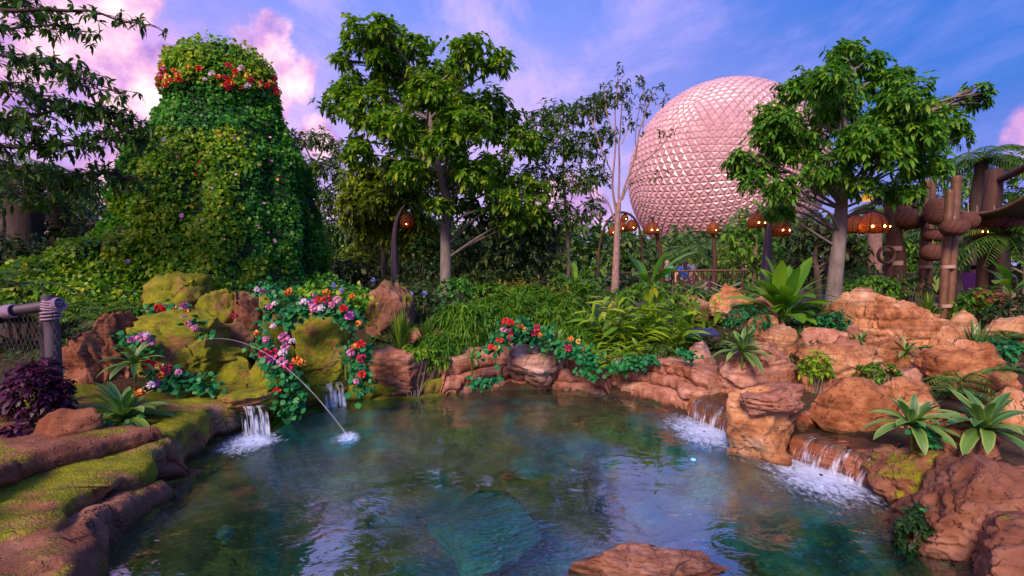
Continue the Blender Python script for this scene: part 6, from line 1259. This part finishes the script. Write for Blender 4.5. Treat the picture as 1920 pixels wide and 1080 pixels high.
d = 20; a, b_ = P(40, 392, d), P(172, 430, d); t = thing('garden_wall', 'pale blue wall with a grey base seen between the palms at left', 'wall', ((a.x + b_.x) / 2, d, .4))
MB().box(((a.x + b_.x) / 2, d + .15, (a.z + P(0, 412, d).z) / 2), ((b_.x - a.x) / 2, .15, (a.z - P(0, 412, d).z) / 2)).build('panel', M_WALL, t, smooth=False)
MB().box(((a.x + b_.x) / 2, d + .12, (P(0, 412, d).z + .3) / 2), ((b_.x - a.x) / 2, .2, (P(0, 412, d).z - .3) / 2)).build('base', M_WALLB, t, smooth=False); MB().box(((a.x + b_.x) / 2, d + .1, P(0, 412, d).z + .03), ((b_.x - a.x) / 2, .24, .04)).build('coping', M_WALL, t, smooth=False)

# ------------------------------------------------------------------ people on the far path
def skin_mesh(name, verts, edges, radii, mat, parent, sub=2):
    me = bpy.data.meshes.new(name); me.from_pydata([tuple(v) for v in verts], edges, []); o = bpy.data.objects.new(name, me); COL.objects.link(o); me.materials.append(mat)
    m = o.modifiers.new('skin', 'SKIN'); lay = me.skin_vertices[0].data
    for i, r_ in enumerate(radii): lay[i].radius = (r_, r_) if np.isscalar(r_) else r_; lay[i].use_root = (i == 0)
    m.use_smooth_shade = True; o.modifiers.new('sub', 'SUBSURF').levels = sub; o.modifiers['sub'].render_levels = sub
    o.parent = parent
    if name != 'hair': o.scale = (1.08, .84, 1)
    return o
SKIN = plain('skin', (.50, .27, .19), .5, var=.08, scale=6, bump=0)
def cloth(n_, c): return plain(n_, c, .85, var=.15, scale=25)
def person(label, px, ytop, d, turn, shirt, legs, hair, arms=((.30, -.05, 1.12), (.30, .12, .92)), long_hair=False, ht=1.7, lean=0.0, skirt=False):
    top = P(px, ytop, d); s = ht / 1.7; t = thing('person', label, 'person', (top.x, top.y, top.z - ht), 'people on the far path')
    J = {'pel': (0, 0, .95), 'wai': (0, .01, 1.10), 'che': (0, .02 + lean * .3, 1.28), 'neb': (0, lean * .5, 1.42), 'hea': (0, .02 + lean * .6, 1.52), 'crn': (0, .02 + lean * .6, 1.66)}
    names = ['pel', 'wai', 'che', 'neb', 'hea', 'crn']; V = [J[k] for k in names]; E_ = [(0, 1), (1, 2), (2, 3), (3, 4), (4, 5)]; Rr = [.115, .105, .12, .055, .085, .065]
    sl_ = []
    for sg in (-1, 1):
        b0 = len(V); V += [(sg * .17, lean * .4, 1.38), (sg * arms[0][0], lean * .4 + arms[0][1], arms[0][2]), (sg * arms[1][0], lean * .4 + arms[1][1] * 1.6, arms[1][2]), (sg * arms[1][0], lean * .4 + arms[1][1] * 2.3, arms[1][2] - .07)]; E_ += [(2, b0), (b0, b0 + 1), (b0 + 1, b0 + 2), (b0 + 2, b0 + 3)]; Rr += [.06, .043, .03, .034]; sl_.append((V[b0], V[b0 + 1]))
        for f in (-.02, 0, .02):
            V.append((V[b0 + 3][0] + f, V[b0 + 3][1] + .05, V[b0 + 3][2] - .05)); E_.append((b0 + 3, len(V) - 1)); Rr.append(.009)
        V.append((V[b0 + 3][0] - sg * .035, V[b0 + 3][1] + .02, V[b0 + 3][2] - .01)); E_.append((b0 + 3, len(V) - 1)); Rr.append(.010)
    for sg in (-1, 1):
        b0 = len(V); V += [(sg * .09, 0, .88), (sg * .10, .02, .50), (sg * .10, -.01, .09), (sg * .11, .12, .04)]; E_ += [(0, b0), (b0, b0 + 1), (b0 + 1, b0 + 2), (b0 + 2, b0 + 3)]; Rr += [.085, .058, .042, .035]
    sc = lambda L_: [tuple(c * s for c in v) for v in L_]; sr = lambda L_: [r_ * s if np.isscalar(r_) else (r_[0] * s, r_[1] * s) for r_ in L_]
    skin_mesh('body', sc(V), E_, sr(Rr), SKIN, t)
    sv = [(0, 0, .86), (0, .01, 1.10), (0, .02 + lean * .3, 1.28), (0, lean * .5, 1.41)]; se = [(0, 1), (1, 2), (2, 3)]; srad = [.155, .145, .165, .085]
    for a_, b_ in sl_: k = len(sv); sv += [a_, tuple(np.array(a_) * .3 + np.array(b_) * .7)]; se += [(2, k), (k, k + 1)]; srad += [.085, .066]
    skin_mesh('shirt', sc(sv), se, sr(srad), shirt, t)
    if skirt: lv, le, lr = [(0, 0, 1.0), (0, 0, .75), (0, 0, .5)], [(0, 1), (1, 2)], [.15, .19, .22]
    else: lv, le, lr = [(0, 0, .97), (-.09, 0, .84), (-.10, .02, .50), (-.10, -.01, .12), (.09, 0, .84), (.10, .02, .50), (.10, -.01, .12)], [(0, 1), (1, 2), (2, 3), (0, 4), (4, 5), (5, 6)], [.135, .105, .078, .062, .105, .078, .062]
    skin_mesh('trousers' if not skirt else 'skirt', sc(lv), le, sr(lr), legs, t)
    hy = .02 + lean * .6; hv = [(0, hy - .02, 1.65), (0, hy - .055, 1.58)] + ([(0, hy - .085, 1.42), (0, hy - .10, 1.26)] if long_hair else [(0, hy - .06, 1.52)]); skin_mesh('hair', sc(hv), [(i, i + 1) for i in range(len(hv) - 1)], sr([.095, .098] + ([.085, .05] if long_hair else [.06])), hair, t)
    fc = MB()
    for ex in (-.032, .032): fc.lathe([(.001, .008), (.008, 0), (.001, -.008)], (ex * s, (hy * .84 + .072) * s, 1.575 * s), 6)
    fe = fc.build('eyes', plain('eye', (.02, .015, .015), .3, bump=0)); fe.parent = t
    nz_ = MB().lathe([(.001, .03), (.012, 0), (.014, -.012), (.001, -.016)], (0, (hy * .84 + .078) * s, 1.54 * s), 6).build('nose', SKIN); nz_.parent = t
    t.rotation_euler = (0, 0, turn); return t
HB, HR, HG = cloth('dark_hair', (.02, .012, .01)), cloth('red_hair', (.35, .09, .05)), cloth('grey_hair', (.30, .24, .20))
DK = cloth('dark_cloth', (.02, .02, .03))
person('person in a green and white striped shirt beside the far railing', 1251, 486, 18.0, R(160), cloth('green_shirt', (.06, .30, .24)), DK, HG)
person('person with long dark hair in a bright blue top at far railing', 1283, 487, 18.0, R(10), cloth('blue_top', (.02, .08, .50)), DK, HB, long_hair=True)
person('person in a pale lilac shirt right behind the blue top', 1294, 484, 18.7, R(200), cloth('lilac_shirt', (.55, .50, .80)), cloth('pink_shorts', (.60, .25, .45)), HG)
person('person with reddish hair in pink top and black skirt right of trunk', 1591, 493, 16.5, R(120), cloth('pink_top', (.62, .27, .25)), DK, HR, long_hair=True, skirt=True)
person('person in pale blue half hidden by the palmate trunk', 1553, 492, 17.0, R(180), cloth('pale_blue_shirt', (.30, .42, .75)), cloth('blue_trousers', (.10, .16, .40)), HB)
person('person in a purple pink top leaning on the rail under the canopy', 1822, 494, 12.5, R(-70), cloth('purple_top', (.36, .10, .36)), DK, HB, arms=((.22, .18, 1.22), (.16, .26, 1.16)), lean=.25)
